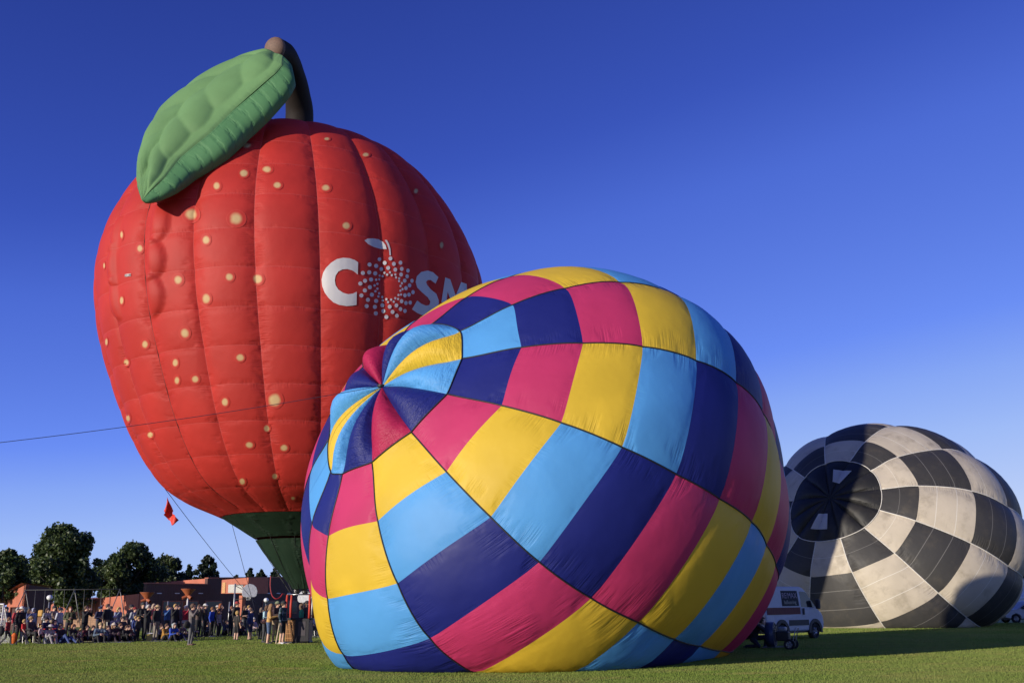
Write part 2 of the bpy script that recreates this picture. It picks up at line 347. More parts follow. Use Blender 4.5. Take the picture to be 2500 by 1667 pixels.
VP = fabric('magenta vent nylon', (0.50, 0.022, 0.09), 0.45, 0.22, wr=0.9, allover=True); VY = fabric('yellow vent nylon', (0.80, 0.54, 0.045), 0.45, 0.22, wr=0.9, allover=True)
CYC = [FB, FN, FP, FY]; VCY = [VB, VN, VP, VY]; OFF = [0, 1, 2, 3, 2, 1] * 2
M_BTAPE = plain((0.012, 0.014, 0.016), 0.6)
topC = empty('patchwork_balloon', (2.5, 28.5, 0))
tag(topC, 'partly inflated balloon of sky blue, navy, magenta and yellow panels lying on the grass', 'hot-air balloon')
topC_kids = build_envelope(envC, topC, 12, lambda k, i: CYC[(OFF[k] + min(i, 12 - i)) % 4], lambda k: VCY[(OFF[k] - 1) % 4], M_BTAPE, 0.022,
               [0.42, 0.26, 0.26, 0.30, 0.34, 0.38, 0.30, 0.5, 0.3, 0.5, 0.4, 0.60])
# the crown ring and the crown line held to the left
crown = envC.crown + envC.axis * 0.05
MB().lathe([(0.05, -.03), (.1, -.03), (.1, .03), (.05, .03), (.05, -.03)], 12, tuple(crown)).build('crown_ring', M_BTAPE, topC)
M_ROPE = plain((0.30, 0.27, 0.24), 0.8); M_DROPE = plain((0.03, 0.035, 0.06), 0.7)
p0 = at(0, 1080, 22.5); p1 = crown + (p0 - crown) * 1.45 + np.array([0, 0, -0.35])
pts = [crown + (p0 - crown) * q + np.array([0, 0, -0.35 * q * (1 - q)]) for q in np.linspace(0, 1, 12)] + [p1, p1 + np.array([-4.5, -1.0, -2.2]), p1 + np.array([-9, -2.0, -float(p1[2]) + 0.02])]
tag(MB().tube(pts, 0.008, 5).build('crown_line', M_DROPE, None, True), 'thin crown line running left from the patchwork balloon', 'rope')

# chequered balloon
b3 = BTAB[:, 3].mean(0); axB = np.array([-0.576, -0.664, 0.476])
ctr = lambda d, z: np.array([*(b3 - axB * d)[:2], z])
BT = extend(BTAB, [ctr(3.2, 4.9), ctr(7.5, 4.4), ctr(11.5, 3.4), ctr(15.5, 2.0)], [1.0, 0.84, 0.58, 0.25])
envB = Envelope(BT, (20.79, 65.06, 8.22), axB, 0.045, 0.10)
LW = (0.62, 0.58, 0.50)
def chq(nm, col, lines, dirt, lc): return fabric(nm, col, 0.5, 0.16, 0.75, dirt, lines, lc)
W2 = chq('off-white nylon', (0.57, 0.50, 0.385), (0.5,), 0.40, (0.80, 0.78, 0.70)); W3 = chq('off-white nylon wide', (0.57, 0.50, 0.385), (0.333, 0.667), 0.40, (0.80, 0.78, 0.70))
K2 = chq('faded black nylon', (0.052, 0.050, 0.047), (0.5,), 0.18, (0.26, 0.25, 0.23)); K3 = chq('faded black nylon wide', (0.052, 0.050, 0.047), (0.333, 0.667), 0.18, (0.26, 0.25, 0.23))
KV = chq('black vent nylon', (0.022, 0.022, 0.022), (), 0.08, LW)
M_WTAPE = plain((0.62, 0.59, 0.52), 0.7)
topB = empty('chequered_balloon', (24, 68, 0))
tag(topB, 'black and off-white chequered balloon lying half inflated behind the van', 'hot-air balloon')
def bcol(k, i):
    blk = (k + i) % 2 == 0
    return (K2 if blk else W2) if i == 0 else (K3 if blk else W3)
kids = build_envelope(envB, topB, 7, bcol, lambda k: KV, M_WTAPE, 0.035, [0.20] * 12, n=11)
def bvh_of(objs):
    v = []; f = []
    for o in objs:
        b = len(v); v += [tuple(q.co) for q in o.data.vertices]; f += [tuple(i + b for i in p.vertices) for p in o.data.polygons]
    return BVHTree.FromPolygons(v, f)
def fix_parent(top):
    """children were made in world space: keep them in place under an Empty that stands at the thing's base"""
    inv = Matrix.Translation(-top.location)
    for c in top.children: c.matrix_parent_inverse = inv
def decal(name, poly, bvh, mat, parent, off=0.02, cuts=3, uvc=None):
    """a printed or sewn-on shape: outline in photo pixels laid onto the envelope surface"""
    bm = bmesh.new()
    for pl in (poly if isinstance(poly[0], list) else [poly]): bm.faces.new([bm.verts.new((x, y, 0)) for x, y in pl])
    bmesh.ops.triangulate(bm, faces=bm.faces[:]); 
    for _ in range(cuts):
        L = max((e.calc_length() for e in bm.edges), default=0)
        es = [e for e in bm.edges if e.calc_length() > 9]
        if not es: break
        bmesh.ops.subdivide_edges(bm, edges=es, cuts=1); bmesh.ops.triangulate(bm, faces=[q for q in bm.faces if len(q.verts) > 3])
    uvs = []; ok = True; dead = []
    for v in bm.verts:
        px, py = v.co.x, v.co.y; d = ray(px, py); hit = bvh.ray_cast(Vector(CAM), Vector(d), 200)
        if hit[0] is None: dead.append(v); uvs.append((0, 0)); continue
        n_ = hit[1]; n_ = n_ if n_.dot(Vector(d)) < 0 else -n_
        v.co = hit[0] + n_ * off
        uvs.append(((px - uvc[0]) / uvc[2] * .5 + .5, (py - uvc[1]) / uvc[3] * .5 + .5) if uvc else (0, 0))
    if len(dead) >= len(bm.verts) - 3: bm.free(); return None
    if dead:
        bm.verts.index_update(); gone = {v.index for v in dead}; uvs = [q for i, q in enumerate(uvs) if i not in gone]
        bmesh.ops.delete(bm, geom=dead, context='VERTS'); bm.verts.index_update()
    me = bpy.data.meshes.new(name); bm.to_mesh(me); bm.free()
    l = me.uv_layers.new(name='UVMap')
    for lp in me.loops: l.data[lp.index].uv = uvs[lp.vertex_index]
    me.polygons.foreach_set('use_smooth', np.ones(len(me.polygons), dtype=bool))
    return link(name, me, mat, parent)
bvB = bvh_of(kids[:12])
M_PATCH = fabric('pale vent patch', (0.72, 0.72, 0.72), 0.5, 0.5)
for poly in ([(435, 345), (487, 352), (540, 352), (470, 425), (430, 415)], [(350, 597), (403, 597), (400, 685), (352, 687), (305, 683), (326, 640)]):
    decal('vent_patch', [(1850 + x / 2.3508, 1000 + y / 2.3508) for x, y in poly], bvB, M_PATCH, topB, 0.05)
fix_parent(topC); fix_parent(topB)

# ------------------------------------------------------------------ the red fruit balloon
AX, AY = -9.96, 47.30
AZ = [5.68, 6.8, 8.76, 11.48, 14.55, 17.7, 20.53, 23.05, 24.45, 24.80]
AR = [3.81, 6.0, 7.38, 8.41, 9.16, 9.23, 8.21, 6.40, 3.83, 0.94]
def dense(y, k=40):
    y = np.array(y); yy = np.concatenate([[2 * y[0] - y[1]], y, [2 * y[-1] - y[-2]]]); u = np.linspace(0, 1, k, endpoint=False); out = []
    for i in range(len(y) - 1): out.append(cr1(yy[i], yy[i + 1], yy[i + 2], yy[i + 3], u))
    return np.concatenate(out + [y[-1:]])
ZD, RD = dense(AZ), dense(AR); SD = np.concatenate([[0], np.cumsum(np.hypot(np.diff(ZD), np.diff(RD)))]); SD /= SD[-1]
NG = 22; TH0 = R(1.5)
def axis_x(z):
    f = (z - AZ[0]) / (25.95 - AZ[0]); return AX - 1.828 * f + 0.326 * f * f
BUMPS = []      # quilted puffs: (theta, v, half width, half height, depth)
def apple(th, v, rows=None, lob=True):
    z = np.interp(v, SD, ZD); r = np.interp(v, SD, RD)
    f = ((th - TH0) / (2 * math.pi / NG)); f = f - np.floor(f)
    if lob: r = r + 0.024 * r * np.power(np.maximum(4 * f * (1 - f), 0), 0.65) - 0.010 * r
    if rows is not None:
        k = np.clip(np.searchsorted(rows, v, side='right') - 1, 0, len(rows) - 2); gg = np.clip((v - rows[k]) / (rows[k + 1] - rows[k]), 0, 1)
        r = r + 0.03 * np.power(4 * gg * (1 - gg), 0.6) * np.where(r > 3.9, 1, 0.4)
    for (tc, vc, a, b, dp, sg) in BUMPS:
        x = (th - tc) * sg / a; d = x ** 2 + ((v - vc) / b) ** 2; r = r + np.where(x > 0, dp * np.sqrt(np.maximum(0, 1 - d)) * np.clip(x / 0.35, 0, 1) ** 0.7, 0)
    return np.stack([axis_x(z) + r * np.sin(th), AY - r * np.cos(th), z], -1)
def project(P):
    d = P - CAM; z = d @ FWD; return np.stack([CX + F * (d @ RT) / z, CY - F * (d @ UP) / z], -1)
vv = np.linspace(0, 1, 2000); ypx = project(apple(np.full(2000, R(9.4)), vv, None, False))[:, 1]
top_i = int(np.argmin(ypx)); ROWV = [0.0]
for y in (1187, 1108, 1027, 937.4, 844, 750, 653, 558.6, 476, 403, 348):
    ROWV.append(float(np.interp(-y, -ypx[:top_i + 1], vv[:top_i + 1])))
ROWV += [0.5 * (ROWV[-1] + 1.0), 1.0]; ROWV = np.array(ROWV)
RED = (0.56, 0.040, 0.030)
M_RED = fabric('red nylon', RED, 0.60, 0.26, 0.6, 0.0, (), None, (0.62, 0.10, 0.09))
topA = empty('fruit_balloon', (AX, AY, 0))
tag(topA, 'tall red fruit-shaped balloon with cream specks, green leaf and brown stem', 'hot-air balloon')
def find_tv(px, py):
    """surface angles under a photo pixel"""
    T, V = np.meshgrid(np.linspace(-1.6, 2.0, 500), np.linspace(0, 0.97, 400), indexing='ij'); P = apple(T, V, None, False); q = project(P)
    e = 1e-3; n_ = np.cross(apple(T + e, V, None, False) - P, apple(T, V + e, None, False) - P); face = ((P - CAM) * n_).sum(-1) < 0
    d = np.hypot(q[..., 0] - px, q[..., 1] - py) + np.where(face, 0, 1e6); i = np.unravel_index(np.argmin(d), d.shape); return float(T[i]), float(V[i])
# puffs on the left of the face, three storeys high
for (x, y, a, b, dp, sg) in ((374, 553, .115, .040, .30, 1), (366, 640, .115, .038, .34, 1), (364, 726, .115, .038, .32, 1), (300, 565, .11, .038, .20, -1), (292, 645, .12, .038, .28, -1), (297, 728, .12, .038, .26, -1)):
    tc, vc = find_tv(x, y); BUMPS.append((tc, vc, a, b, dp, sg))
bodyA = []
for k in range(NG):
    for i in range(len(ROWV) - 1):
        t0 = TH0 + 2 * math.pi / NG * k; tm = ((t0 + math.pi) % (2 * math.pi)) - math.pi
        fine = -1.3 < tm < -0.35 and 5 <= i <= 8
        n = 25 if fine else 11
        A, B_ = np.meshgrid(np.linspace(1e-6, 1 - 1e-6, n), np.linspace(1e-6, 1 - 1e-6, n), indexing='ij')
        th = t0 + A * 2 * math.pi / NG; th = ((th + math.pi) % (2 * math.pi)) - math.pi
        if tm > 2.6: th = np.where(th < 0, th + 2 * math.pi, th)
        bodyA.append(grid('fabric_panel', apple(th, ROWV[i] + B_ * (ROWV[i + 1] - ROWV[i]), ROWV), M_RED, topA))
bvA = bvh_of(bodyA)
# cream specks
t = NT('cream speck'); uv = t.n('TexCoord').outputs['UV']; sp = t.n('VectorMath', operation='DISTANCE'); t.l(uv, sp.inputs[0]); sp.inputs[1].default_value = (0.5, 0.5, 0)
rr = t.math('ADD', t.math('MULTIPLY', sp.outputs['Value'], 2.0), t.math('MULTIPLY', t.math('SUBTRACT', t.noise(t.pos(), 1.6, 2), 0.5), 0.5))
c = t.mix(t.map(rr, 0.30, 0.78), (0.68, 0.48, 0.23), RED)
ring = t.math('MULTIPLY', t.map(t.math('MULTIPLY', sp.outputs['Value'], 2.0), 0.90, 0.94), t.map(t.math('MULTIPLY', sp.outputs['Value'], 2.0), 0.99, 0.97))
c = t.mix(t.math('MULTIPLY', ring, 0.12), c, (0.66, 0.20, 0.13))
nb = t.bump(t.noise(t.pos(), 0.8, 3), 0.35, 0.12); ps = t.principled(c, 0.60, 0, nb, **{'Specular IOR Level': 0.3})
tl_ = t.n('BsdfTranslucent'); t.l(c, tl_.inputs['Color']); ms = t.n('MixShader'); ms.inputs[0].default_value = 0.26; t.l(ps, ms.inputs[1]); t.l(tl_.outputs[0], ms.inputs[2])
M_SPECK = t.done(ms.outputs[0])
SPECKS = [(566, 335, 16, 9), (750, 320, 9, 5), (840, 356, 10, 6), (613, 390, 14, 10), (560, 399, 12, 11), (637, 426, 12, 10), (748, 432, 13, 11), (498, 428, 11, 12), (955, 440, 7, 8), (356, 450, 9, 11), (795, 519, 12, 11),
 (439, 493, 20, 19), (543, 503, 21, 19), (474, 551, 11, 13), (280, 540, 5, 12), (1014, 563, 6, 11), (322, 571, 9, 12), (410, 643, 13, 14), (527, 636, 12, 12), (592, 641, 15, 14), (475, 686, 12, 14), (280, 690, 6, 12), (425, 765, 13, 15),
 (334, 790, 10, 12), (551, 821, 12, 11), (291, 832, 8, 10), (403, 833, 9, 12), (407, 873, 8, 12), (449, 870, 11, 11), (517, 923, 10, 12), (631, 918, 19, 19), (295, 960, 6, 12), (346, 998, 9, 10), (613, 983, 9, 10), (653, 1028, 11, 10),
 (573, 1021, 12, 10), (557, 1105, 9, 10), (631, 1093, 9, 9), (709, 1100, 9, 10), (673, 1143, 7, 6), (757, 998, 9, 9), (245, 785, 4, 11), (240, 610, 3, 9)]
for (x, y, a, b) in SPECKS:
    x, y, a, b = x * 1.0629, y * 1.0629, a * 1.0629 * 1.12, b * 1.0629 * 1.12
    decal('speck', [(x + a * math.cos(q), y + b * math.sin(q)) for q in np.linspace(0, 2 * math.pi, 20, endpoint=False)], bvA, M_SPECK, topA, 0.018, 2, (x, y, a, b))
# lettering and emblem
M_PRINT = fabric('white print', (0.66, 0.64, 0.62), 0.5, 0.10, 0.2)
K = lambda L: [(740 + x / 5.113, 540 + y / 5.113) for x, y in L]
LET_C = [(685, 515), (640, 485), (580, 465), (500, 458), (420, 475), (350, 520), (290, 580), (250, 650), (232, 730), (240, 810), (270, 890), (320, 960), (380, 1015), (450, 1045), (540, 1060), (610, 1055), (665, 1045), (668, 880), (620, 905), (560, 912), (500, 895), (440, 855), (405, 800), (395, 740), (405, 680), (440, 630), (490, 603), (550, 598), (610, 615), (650, 640), (680, 670)]
LET_S = [(1685, 700), (1620, 640), (1550, 618), (1470, 635), (1415, 690), (1400, 760), (1420, 830), (1480, 890), (1550, 950), (1585, 1000), (1575, 1045), (1530, 1055), (1470, 1030), (1420, 990), (1355, 1100), (1420, 1145), (1480, 1172), (1560, 1180), (1640, 1140), (1688, 1050), (1690, 990), (1660, 910), (1590, 850), (1545, 800), (1530, 760), (1550, 735), (1590, 735), (1650, 780)]
LET_M = [[(1770, 703), (1800, 880), (1782, 1030), (1722, 1010)], [(1770, 703), (1832, 727), (1900, 930), (1915, 1075), (1860, 1060), (1800, 880)], [(1900, 930), (1968, 760), (1985, 920), (1915, 1075)], [(1968, 760), (2037, 785), (2062, 1130), (2000, 1110), (1985, 920)]]
for L in (LET_C, LET_S): decal('letter', K(L), bvA, M_PRINT, topA, 0.022, 5)
decal('letter', [K(L) for L in LET_M], bvA, M_PRINT, topA, 0.022, 5)
decal('emblem_leaf', K([(762, 243), (800, 222), (870, 217), (940, 228), (1000, 265), (1030, 305), (1042, 352), (960, 348), (880, 325), (810, 290)]), bvA, M_PRINT, topA, 0.022, 4)
decal('emblem_stem', K([(1018, 237), (1045, 238), (1070, 285), (1088, 350), (1094, 430), (1075, 428), (1070, 360), (1050, 300)]), bvA, M_PRINT, topA, 0.022, 4)
BIG = [(950, 478), (1088, 468), (1018, 523), (1212, 520), (826, 543), (908, 560), (1130, 535), (973, 600), (1060, 585), (1148, 607), (1228, 597), (1305, 618), (743, 648), (822, 640), (896, 653), (1220, 667), (1295, 690), (770, 745), (845, 730), (1265, 743), (1355, 745), (712, 780), (830, 825), (1325, 803), (1280, 837), (768, 865), (1368, 887), (725, 928), (855, 918), (1268, 926), (1318, 918), (806, 982), (908, 996), (1226, 1000), (1280, 1022), (1333, 1017), (790, 1060), (892, 1070), (988, 1050), (1078, 1068), (1162, 1052), (1212, 1097), (904, 1150), (1001, 1122), (1114, 1132), (1268, 1120), (1038, 1195), (1168, 1180)]
SML = [(1014, 645), (1082, 640), (952, 680), (992, 688), (1047, 668), (1104, 675), (1148, 667), (1157, 703), (908, 733), (948, 727), (1197, 715), (1195, 748), (923, 783), (1230, 777), (888, 803), (1212, 810), (923, 843), (1238, 850), (898, 875), (1211, 868), (945, 901), (1188, 922), (1220, 917), (935, 940), (987, 948), (1148, 962), (1038, 975), (1097, 980), (1183, 972), (993, 990), (1058, 1010), (1128, 1005)]
for pts_, r_ in ((BIG, 26), (SML, 15)):
    for (x, y) in pts_:
        sx = 1.0 - max(0, x - 900) / 2600
        decal('emblem_dot', K([(x + r_ * sx * math.cos(q), y + r_ * math.sin(q)) for q in np.linspace(0, 2 * math.pi, 12, endpoint=False)]), bvA, M_PRINT, topA, 0.022, 0)
# small registration letters N530CC laid out as strokes
def stroke_text(txt, x0, y0, cw, ch, slope, parent):
    G = {'N': [((0, 1), (0, 0), (1, 1), (1, 0))], '5': [((1, 0), (0, 0), (0, .5), (1, .5), (1, 1), (0, 1))], '3': [((0, 0), (1, 0), (1, .5), (.3, .5)), ((1, .5), (1, 1), (0, 1))], '0': [((0, 0), (1, 0), (1, 1), (0, 1), (0, 0))], 'C': [((1, 0), (0, 0), (0, 1), (1, 1))]}
    b = MB()
    for i, chh in enumerate(txt):
        for st in G[chh]:
            q = []
            for (u, v) in st:
                px = x0 + i * cw * 1.3 + u * cw; py = y0 + v * ch - slope * (px - x0); h = bvA.ray_cast(Vector(CAM), Vector(ray(px, py)), 200)
                if h[0] is not None: q.append(h[0] - Vector(ray(px, py)) * 0.03)
            if len(q) > 1: b.tube(q, 0.022, 4)
    b.build('registration_letters', M_PRINT, parent)
stroke_text('N530CC', 305.5, 670.5, 1.9, 4.6, 0.12, topA)
# seam cords on a few gores
for k in (-2, -6, 6):
    v = np.linspace(0.02, 0.97, 80); th = np.full(80, TH0 + 2 * math.pi / NG * k); q = apple(th, v, None, True)
    rad = q - np.stack([axis_x(q[:, 2]), np.full(80, AY), q[:, 2]], -1); rad /= np.linalg.norm(rad, axis=-1, keepdims=True)
    MB().tube(q + rad * 0.025, 0.014, 4).build('seam_cord', plain((0.05, 0.012, 0.012), 0.7), topA, True)
# stem
M_STEM = fabric('brown nylon', (0.016, 0.011, 0.009), 0.75, 0.03, 0.5)
sp_ = np.array([(-11.30, 47.3, 24.2), at(731, 290, 47.0), at(726, 232, 46.2), at(713, 175, 45.0), at(698, 136, 43.8), at(672, 120, 42.9)])
tt = np.linspace(0, len(sp_) - 1.001, 36); yy_ = np.vstack([2 * sp_[0] - sp_[1], sp_, 2 * sp_[-1] - sp_[-2]])
path = np.array([cr1(yy_[int(q)], yy_[int(q) + 1], yy_[int(q) + 2], yy_[int(q) + 3], q - int(q)) for q in tt])
rad_ = np.interp(tt, [0, 2, 3.6, 5], [0.80, 0.66, 0.54, 0.58]); rad_ = rad_ * (1 + 0.02 * np.abs(np.sin(tt * 3.3)))
MB().tube(path, rad_, 18, False).build('stem', M_STEM, topA, True)
e_ = path[-1]; dv = path[-1] - path[-2]; dv /= np.linalg.norm(dv)
capr = [rad_[-1] * math.cos(q) for q in np.linspace(0, 1.5, 7)]
MB().tube([e_ + dv * 0.34 * math.sin(q) for q in np.linspace(0, 1.5, 7)], capr, 18).build('stem_cap', plain((0.16, 0.095, 0.065), 0.7), topA, True)
# leaf: two long edges on a slanted plane, quilted face, banded rim
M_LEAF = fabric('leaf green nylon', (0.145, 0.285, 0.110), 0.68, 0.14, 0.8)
M_RIM = fabric('shade-darkened rim nylon', (0.085, 0.225, 0.090), 0.64, 0.10, 0.5, 0, (0.03, 0.97), (0.03, 0.10, 0.04))  # darker than the leaf face: the shade on its down-facing edge is painted in
kx = lambda x, y: (200 + x / 3.563, 80 + y / 3.563)
q0 = at(*kx(525, 1455), 37.4); N_ = np.array([-0.42, -0.77, 0.50]); N_ /= np.linalg.norm(N_)
TD = np.array([0.52, 0.20, -0.83])        # the inflated edge hangs down behind the face
def onp(x, y):
    d = ray(*kx(x, y)); return CAM + d * (((q0 - CAM) @ N_) / (d @ N_))
LFT = [(1700, 182), (1600, 183), (1500, 213), (1350, 252), (1260, 288), (1100, 378), (950, 470), (780, 600), (640, 742), (550, 882), (500, 1050), (485, 1150), (482, 1290), (525, 1455)]
RGT = [(1700, 182), (1752, 205), (1748, 285), (1690, 355), (1500, 522), (1310, 682), (1130, 862), (960, 1000), (860, 1085), (800, 1160), (730, 1250), (660, 1320), (590, 1385), (525, 1455)]
def resample(L, n):
    P = np.array([onp(*q) for q in L]); s_ = np.concatenate([[0], np.cumsum(np.linalg.norm(np.diff(P, axis=0), axis=1))]); s_ /= s_[-1]
    return np.stack([np.interp(np.linspace(0, 1, n), s_, P[:, i]) for i in range(3)], -1)
NL = 121; LE, RE = resample(LFT, NL), resample(RGT, NL); a_ = np.linspace(0, 1, NL)
thick = 1.45 * np.power(np.sin(np.pi * np.clip(a_ * 0.955 + 0.045, 0, 1)), 0.55)
def leaf_face(b0, b1, nb, side):
    b = np.linspace(b0, b1, nb)[None]; A = a_[:, None]
    P = LE[:, None] * (1 - b[..., None]) + RE[:, None] * b[..., None]
    pil = np.power(np.maximum(4 * b * (1 - b), 0), 0.5) * 0.55 * np.power(np.sin(np.pi * A), 0.6)
    x = np.abs(b - 0.5) * 2
    inside = np.clip(1 - np.power(x / 0.66, 6), 0, 1) * np.clip(np.sin(np.pi * A) * 2.2, 0, 1)
    h = pil * 0.75 + 0.04 * np.sin(9 * A + 5 * b)
    for j in range(5):
        for sg in (-1, 1):
            ac = 0.17 + 0.150 * j + 0.035 * sg; bc = 0.5 + sg * 0.17
            da = (A - ac) - 0.30 * (np.abs(b - 0.5) - 0.17); db = b - bc; dd = (da / 0.125) ** 2 + (db / 0.235) ** 2
            h = np.maximum(h, pil * 0.75 + 0.40 * np.power(np.maximum(0, 1 - dd), 0.75) * np.sin(np.pi * np.clip(ac, 0, 1)) ** 0.5)
    return P + N_ * h[..., None] * np.clip(np.minimum(A, 1 - A) * 12, 0, 1)[..., None]
grid('leaf_half', leaf_face(0, 0.5, 40, 0), M_LEAF, topA, (0, 1, 0, 1)); grid('leaf_half', leaf_face(0.5, 1, 40, 1), M_LEAF, topA, (0, 1, 0, 1))
cen = (LE + RE) / 2
def rim(E, nseg):
    out = E - cen; ln = np.linalg.norm(out, axis=-1, keepdims=True); out = out / np.maximum(ln, 0.15)
    c = np.linspace(0, 1, 11)
    edges = np.linspace(0, NL - 1, nseg + 1).astype(int)
    for i in range(nseg):
        sl_ = slice(edges[i], edges[i + 1] + 1); m_ = edges[i + 1] - edges[i] + 1
        u = np.linspace(0, 1, m_); puff = 0.30 + 0.02 * np.power(np.maximum(4 * u * (1 - u), 0), 0.6)
        P = E[sl_][:, None] + TD * (thick[sl_, None] * c[None])[..., None] + out[sl_][:, None] * (puff[:, None] * np.sin(np.pi * c)[None] * np.minimum(thick[sl_, None], 1.2))[..., None]
        grid('leaf_rim_panel', P, M_RIM, topA)
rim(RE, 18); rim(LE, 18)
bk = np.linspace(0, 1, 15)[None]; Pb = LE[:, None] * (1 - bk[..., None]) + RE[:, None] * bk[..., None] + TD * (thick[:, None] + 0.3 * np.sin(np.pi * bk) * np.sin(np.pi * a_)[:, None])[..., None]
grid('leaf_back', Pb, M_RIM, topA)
# skirt, scoop and burner
M_SK = fabric('dark green nylon', (0.010, 0.028, 0.014), 0.7, 0.06, 0.9)
def cone_panels(name, prof, n, mat, cut=None, skip=()):
    Z = np.array([q[0] for q in prof]); Rr = np.array([q[1] for q in prof])
    for k in range(n):
        if k in skip: continue
        th = np.linspace(2 * math.pi * k / n, 2 * math.pi * (k + 1) / n, 7)[:, None]; v = np.linspace(0, 1, 13)[None]
        z = np.interp(v, np.linspace(0, 1, len(Z)), Z) + 0 * th; r = np.interp(v, np.linspace(0, 1, len(Z)), Rr) + 0 * th
        if cut: z = z + cut(th, v)
        f = np.linspace(0, 1, 7)[:, None]; r = r + 0.05 * 4 * f * (1 - f) * np.sin(np.pi * v)
        xc = axis_x(np.maximum(z, 0))
        grid(name, np.stack([xc + r * np.sin(th), AY - r * np.cos(th), z], -1), mat, topA)
cone_panels('skirt_panel', [(5.66, 3.78), (5.15, 2.95), (4.72, 2.34)], 12, M_SK)
sc_cut = lambda th, v: 1.05 * v ** 1.5 * np.clip(np.sin(th - 0.3), 0, 1)
cone_panels('scoop_panel', [(4.62, 2.28), (4.1, 1.92), (3.3, 1.32), (2.42, 0.66)], 12, M_SK, sc_cut, skip=(2,))
for k in range(12):
    th = 2 * math.pi * k / 12; bx = axis_x(5.0)
    MB().tube([(axis_x(4.72) + 2.34 * math.sin(th), AY - 2.34 * math.cos(th), 4.72), (axis_x(4.62) + 2.28 * math.sin(th), AY - 2.28 * math.cos(th), 4.6), (AX + 0.5 * math.sin(th), AY - 0.5 * math.cos(th), 2.25)], 0.012, 4).build('flying_wire', M_BTAPE, topA)
M_STEEL = plain((0.45, 0.45, 0.46), 0.3, 0.9); M_SLEEVE = plain((0.52, 0.05, 0.03), 0.7); M_DARK = plain((0.02, 0.02, 0.022), 0.6)
bx, by = 0.52, 0.46
fr = MB()
for (x0, y0, x1, y1) in ((-bx, -by, bx, -by), (bx, -by, bx, by), (bx, by, -bx, by), (-bx, by, -bx, -by)): fr.tube([(AX + x0, AY + y0, 2.18), (AX + x1, AY + y1, 2.18)], 0.025, 8)
fr.build('burner_frame', M_STEEL, topA, True)
for sx in (-.2, .2):
    b = MB(); b.lathe([(0.0, 0), (.11, 0), (.13, .12), (.13, .35), (.10, .42), (0, .42)], 14, (AX + sx, AY, 2.16)); b.build('burner', M_DARK, topA, True)
    MB().tube([(AX + sx + .16 * math.cos(q), AY + .16 * math.sin(q), 2.25 + q * 0.012) for q in np.linspace(0, 25, 90)], 0.012, 5).build('burner_coil', M_STEEL, topA, True)
for sx in (-1, 1):
    for sy in (-1, 1): MB().tube([(AX + sx * .53, AY + sy * .47, 1.12), (AX + sx * .54, AY + sy * .48, 1.65), (AX + sx * bx, AY + sy * by, 2.16)], [.055, .06, .05], 8).build('upright', M_SLEEVE, topA, True)
# basket
HX, HY = .52, .46
t = NT('wicker'); p_ = t.pos(); wv = t.n('TexWave', bands_direction='Z'); wv.inputs['Scale'].default_value = 14; wv.inputs['Distortion'].default_value = 1.5; t.l(p_, wv.inputs['Vector'])
M_WICK = t.done(t.principled(t.mix(wv.outputs['Fac'], (0.26, 0.13, 0.055), (0.50, 0.29, 0.14)), 0.6, 0, t.bump(wv.outputs['Fac'], 0.6, 0.02)))
def ring_wall(hx, hy, z0, z1, thk):
    b = MB()
    b.box(AX - hx, AX + hx, AY - hy, AY - hy + thk, z0, z1).box(AX - hx, AX + hx, AY + hy - thk, AY + hy, z0, z1)
    b.box(AX - hx, AX - hx + thk, AY - hy + thk, AY + hy - thk, z0, z1).box(AX + hx - thk, AX + hx, AY - hy + thk, AY + hy - thk, z0, z1); return b
bevel(ring_wall(HX, HY, 0.06, 1.06, .05).build('basket_wall', M_WICK, topA), 0.02)
MB().box(AX - HX + .01, AX + HX - .01, AY - HY + .01, AY + HY - .01, 0.02, 0.058).build('basket_floor', plain((0.18, 0.10, 0.05), 0.7), topA)
cn = MB()
for q in np.linspace(-HX + .05, HX - .05, 14): cn.tube([(AX + q, AY - HY - .005, .07), (AX + q, AY - HY - .005, 1.05)], .014, 5)
for q in np.linspace(-HY + .05, HY - .05, 12): cn.tube([(AX - HX - .005, AY + q, .07), (AX - HX - .005, AY + q, 1.05)], .014, 5)
for z_ in (.25, .45, .65, .85): cn.tube([(AX - HX - .015, AY + HY, z_), (AX - HX - .015, AY - HY - .015, z_), (AX + HX, AY - HY - .015, z_)], .012, 5)
tag(cn.build('wicker_canes', plain((0.46, 0.24, 0.10), 0.55), topA, True), kind='stuff')
b = MB(); rp = [(-HX, -HY), (HX, -HY), (HX, HY), (-HX, HY), (-HX, -HY)]
b.tube([(AX + x, AY + y, 1.09) for x, y in rp], .055, 8); b.build('padded_rim', M_DARK, topA, True)
b = MB(); b.tube([(AX + x, AY + y, .06) for x, y in rp], .055, 8); b.build('base_skid', M_DARK, topA, True)
bevel(MB().box(AX - .10, AX + HX + .03, AY - HY - .06, AY - HY - .02, .1, 1.10).build('basket_cover', plain((0.025, 0.024, 0.028), 0.75), topA), .015)
bevel(MB().box(AX + .06, AX + .40, AY - HY - .072, AY - HY - .061, .35, .98).build('cover_pocket', plain((0.06, 0.05, 0.06), 0.7), topA), .004)
# looping fuel hose
hp0 = np.array([at(661, 1405, AY - .5), at(660, 1430, AY - .5), at(664, 1452, AY - .5), at(674, 1461, AY - .5), at(684, 1457, AY - .4), at(690, 1449, AY - .3), at(694, 1450, AY - .1)])
hq = np.vstack([2 * hp0[0] - hp0[1], hp0, 2 * hp0[-1] - hp0[-2]]); hp = [cr1(hq[int(q)], hq[int(q) + 1], hq[int(q) + 2], hq[int(q) + 3], q - int(q)) for q in np.linspace(0, 5.999, 40)]
MB().tube(hp, .028, 7).build('hose', plain((0.30, 0.02, 0.03), 0.5), topA, True)
fix_parent(topA)
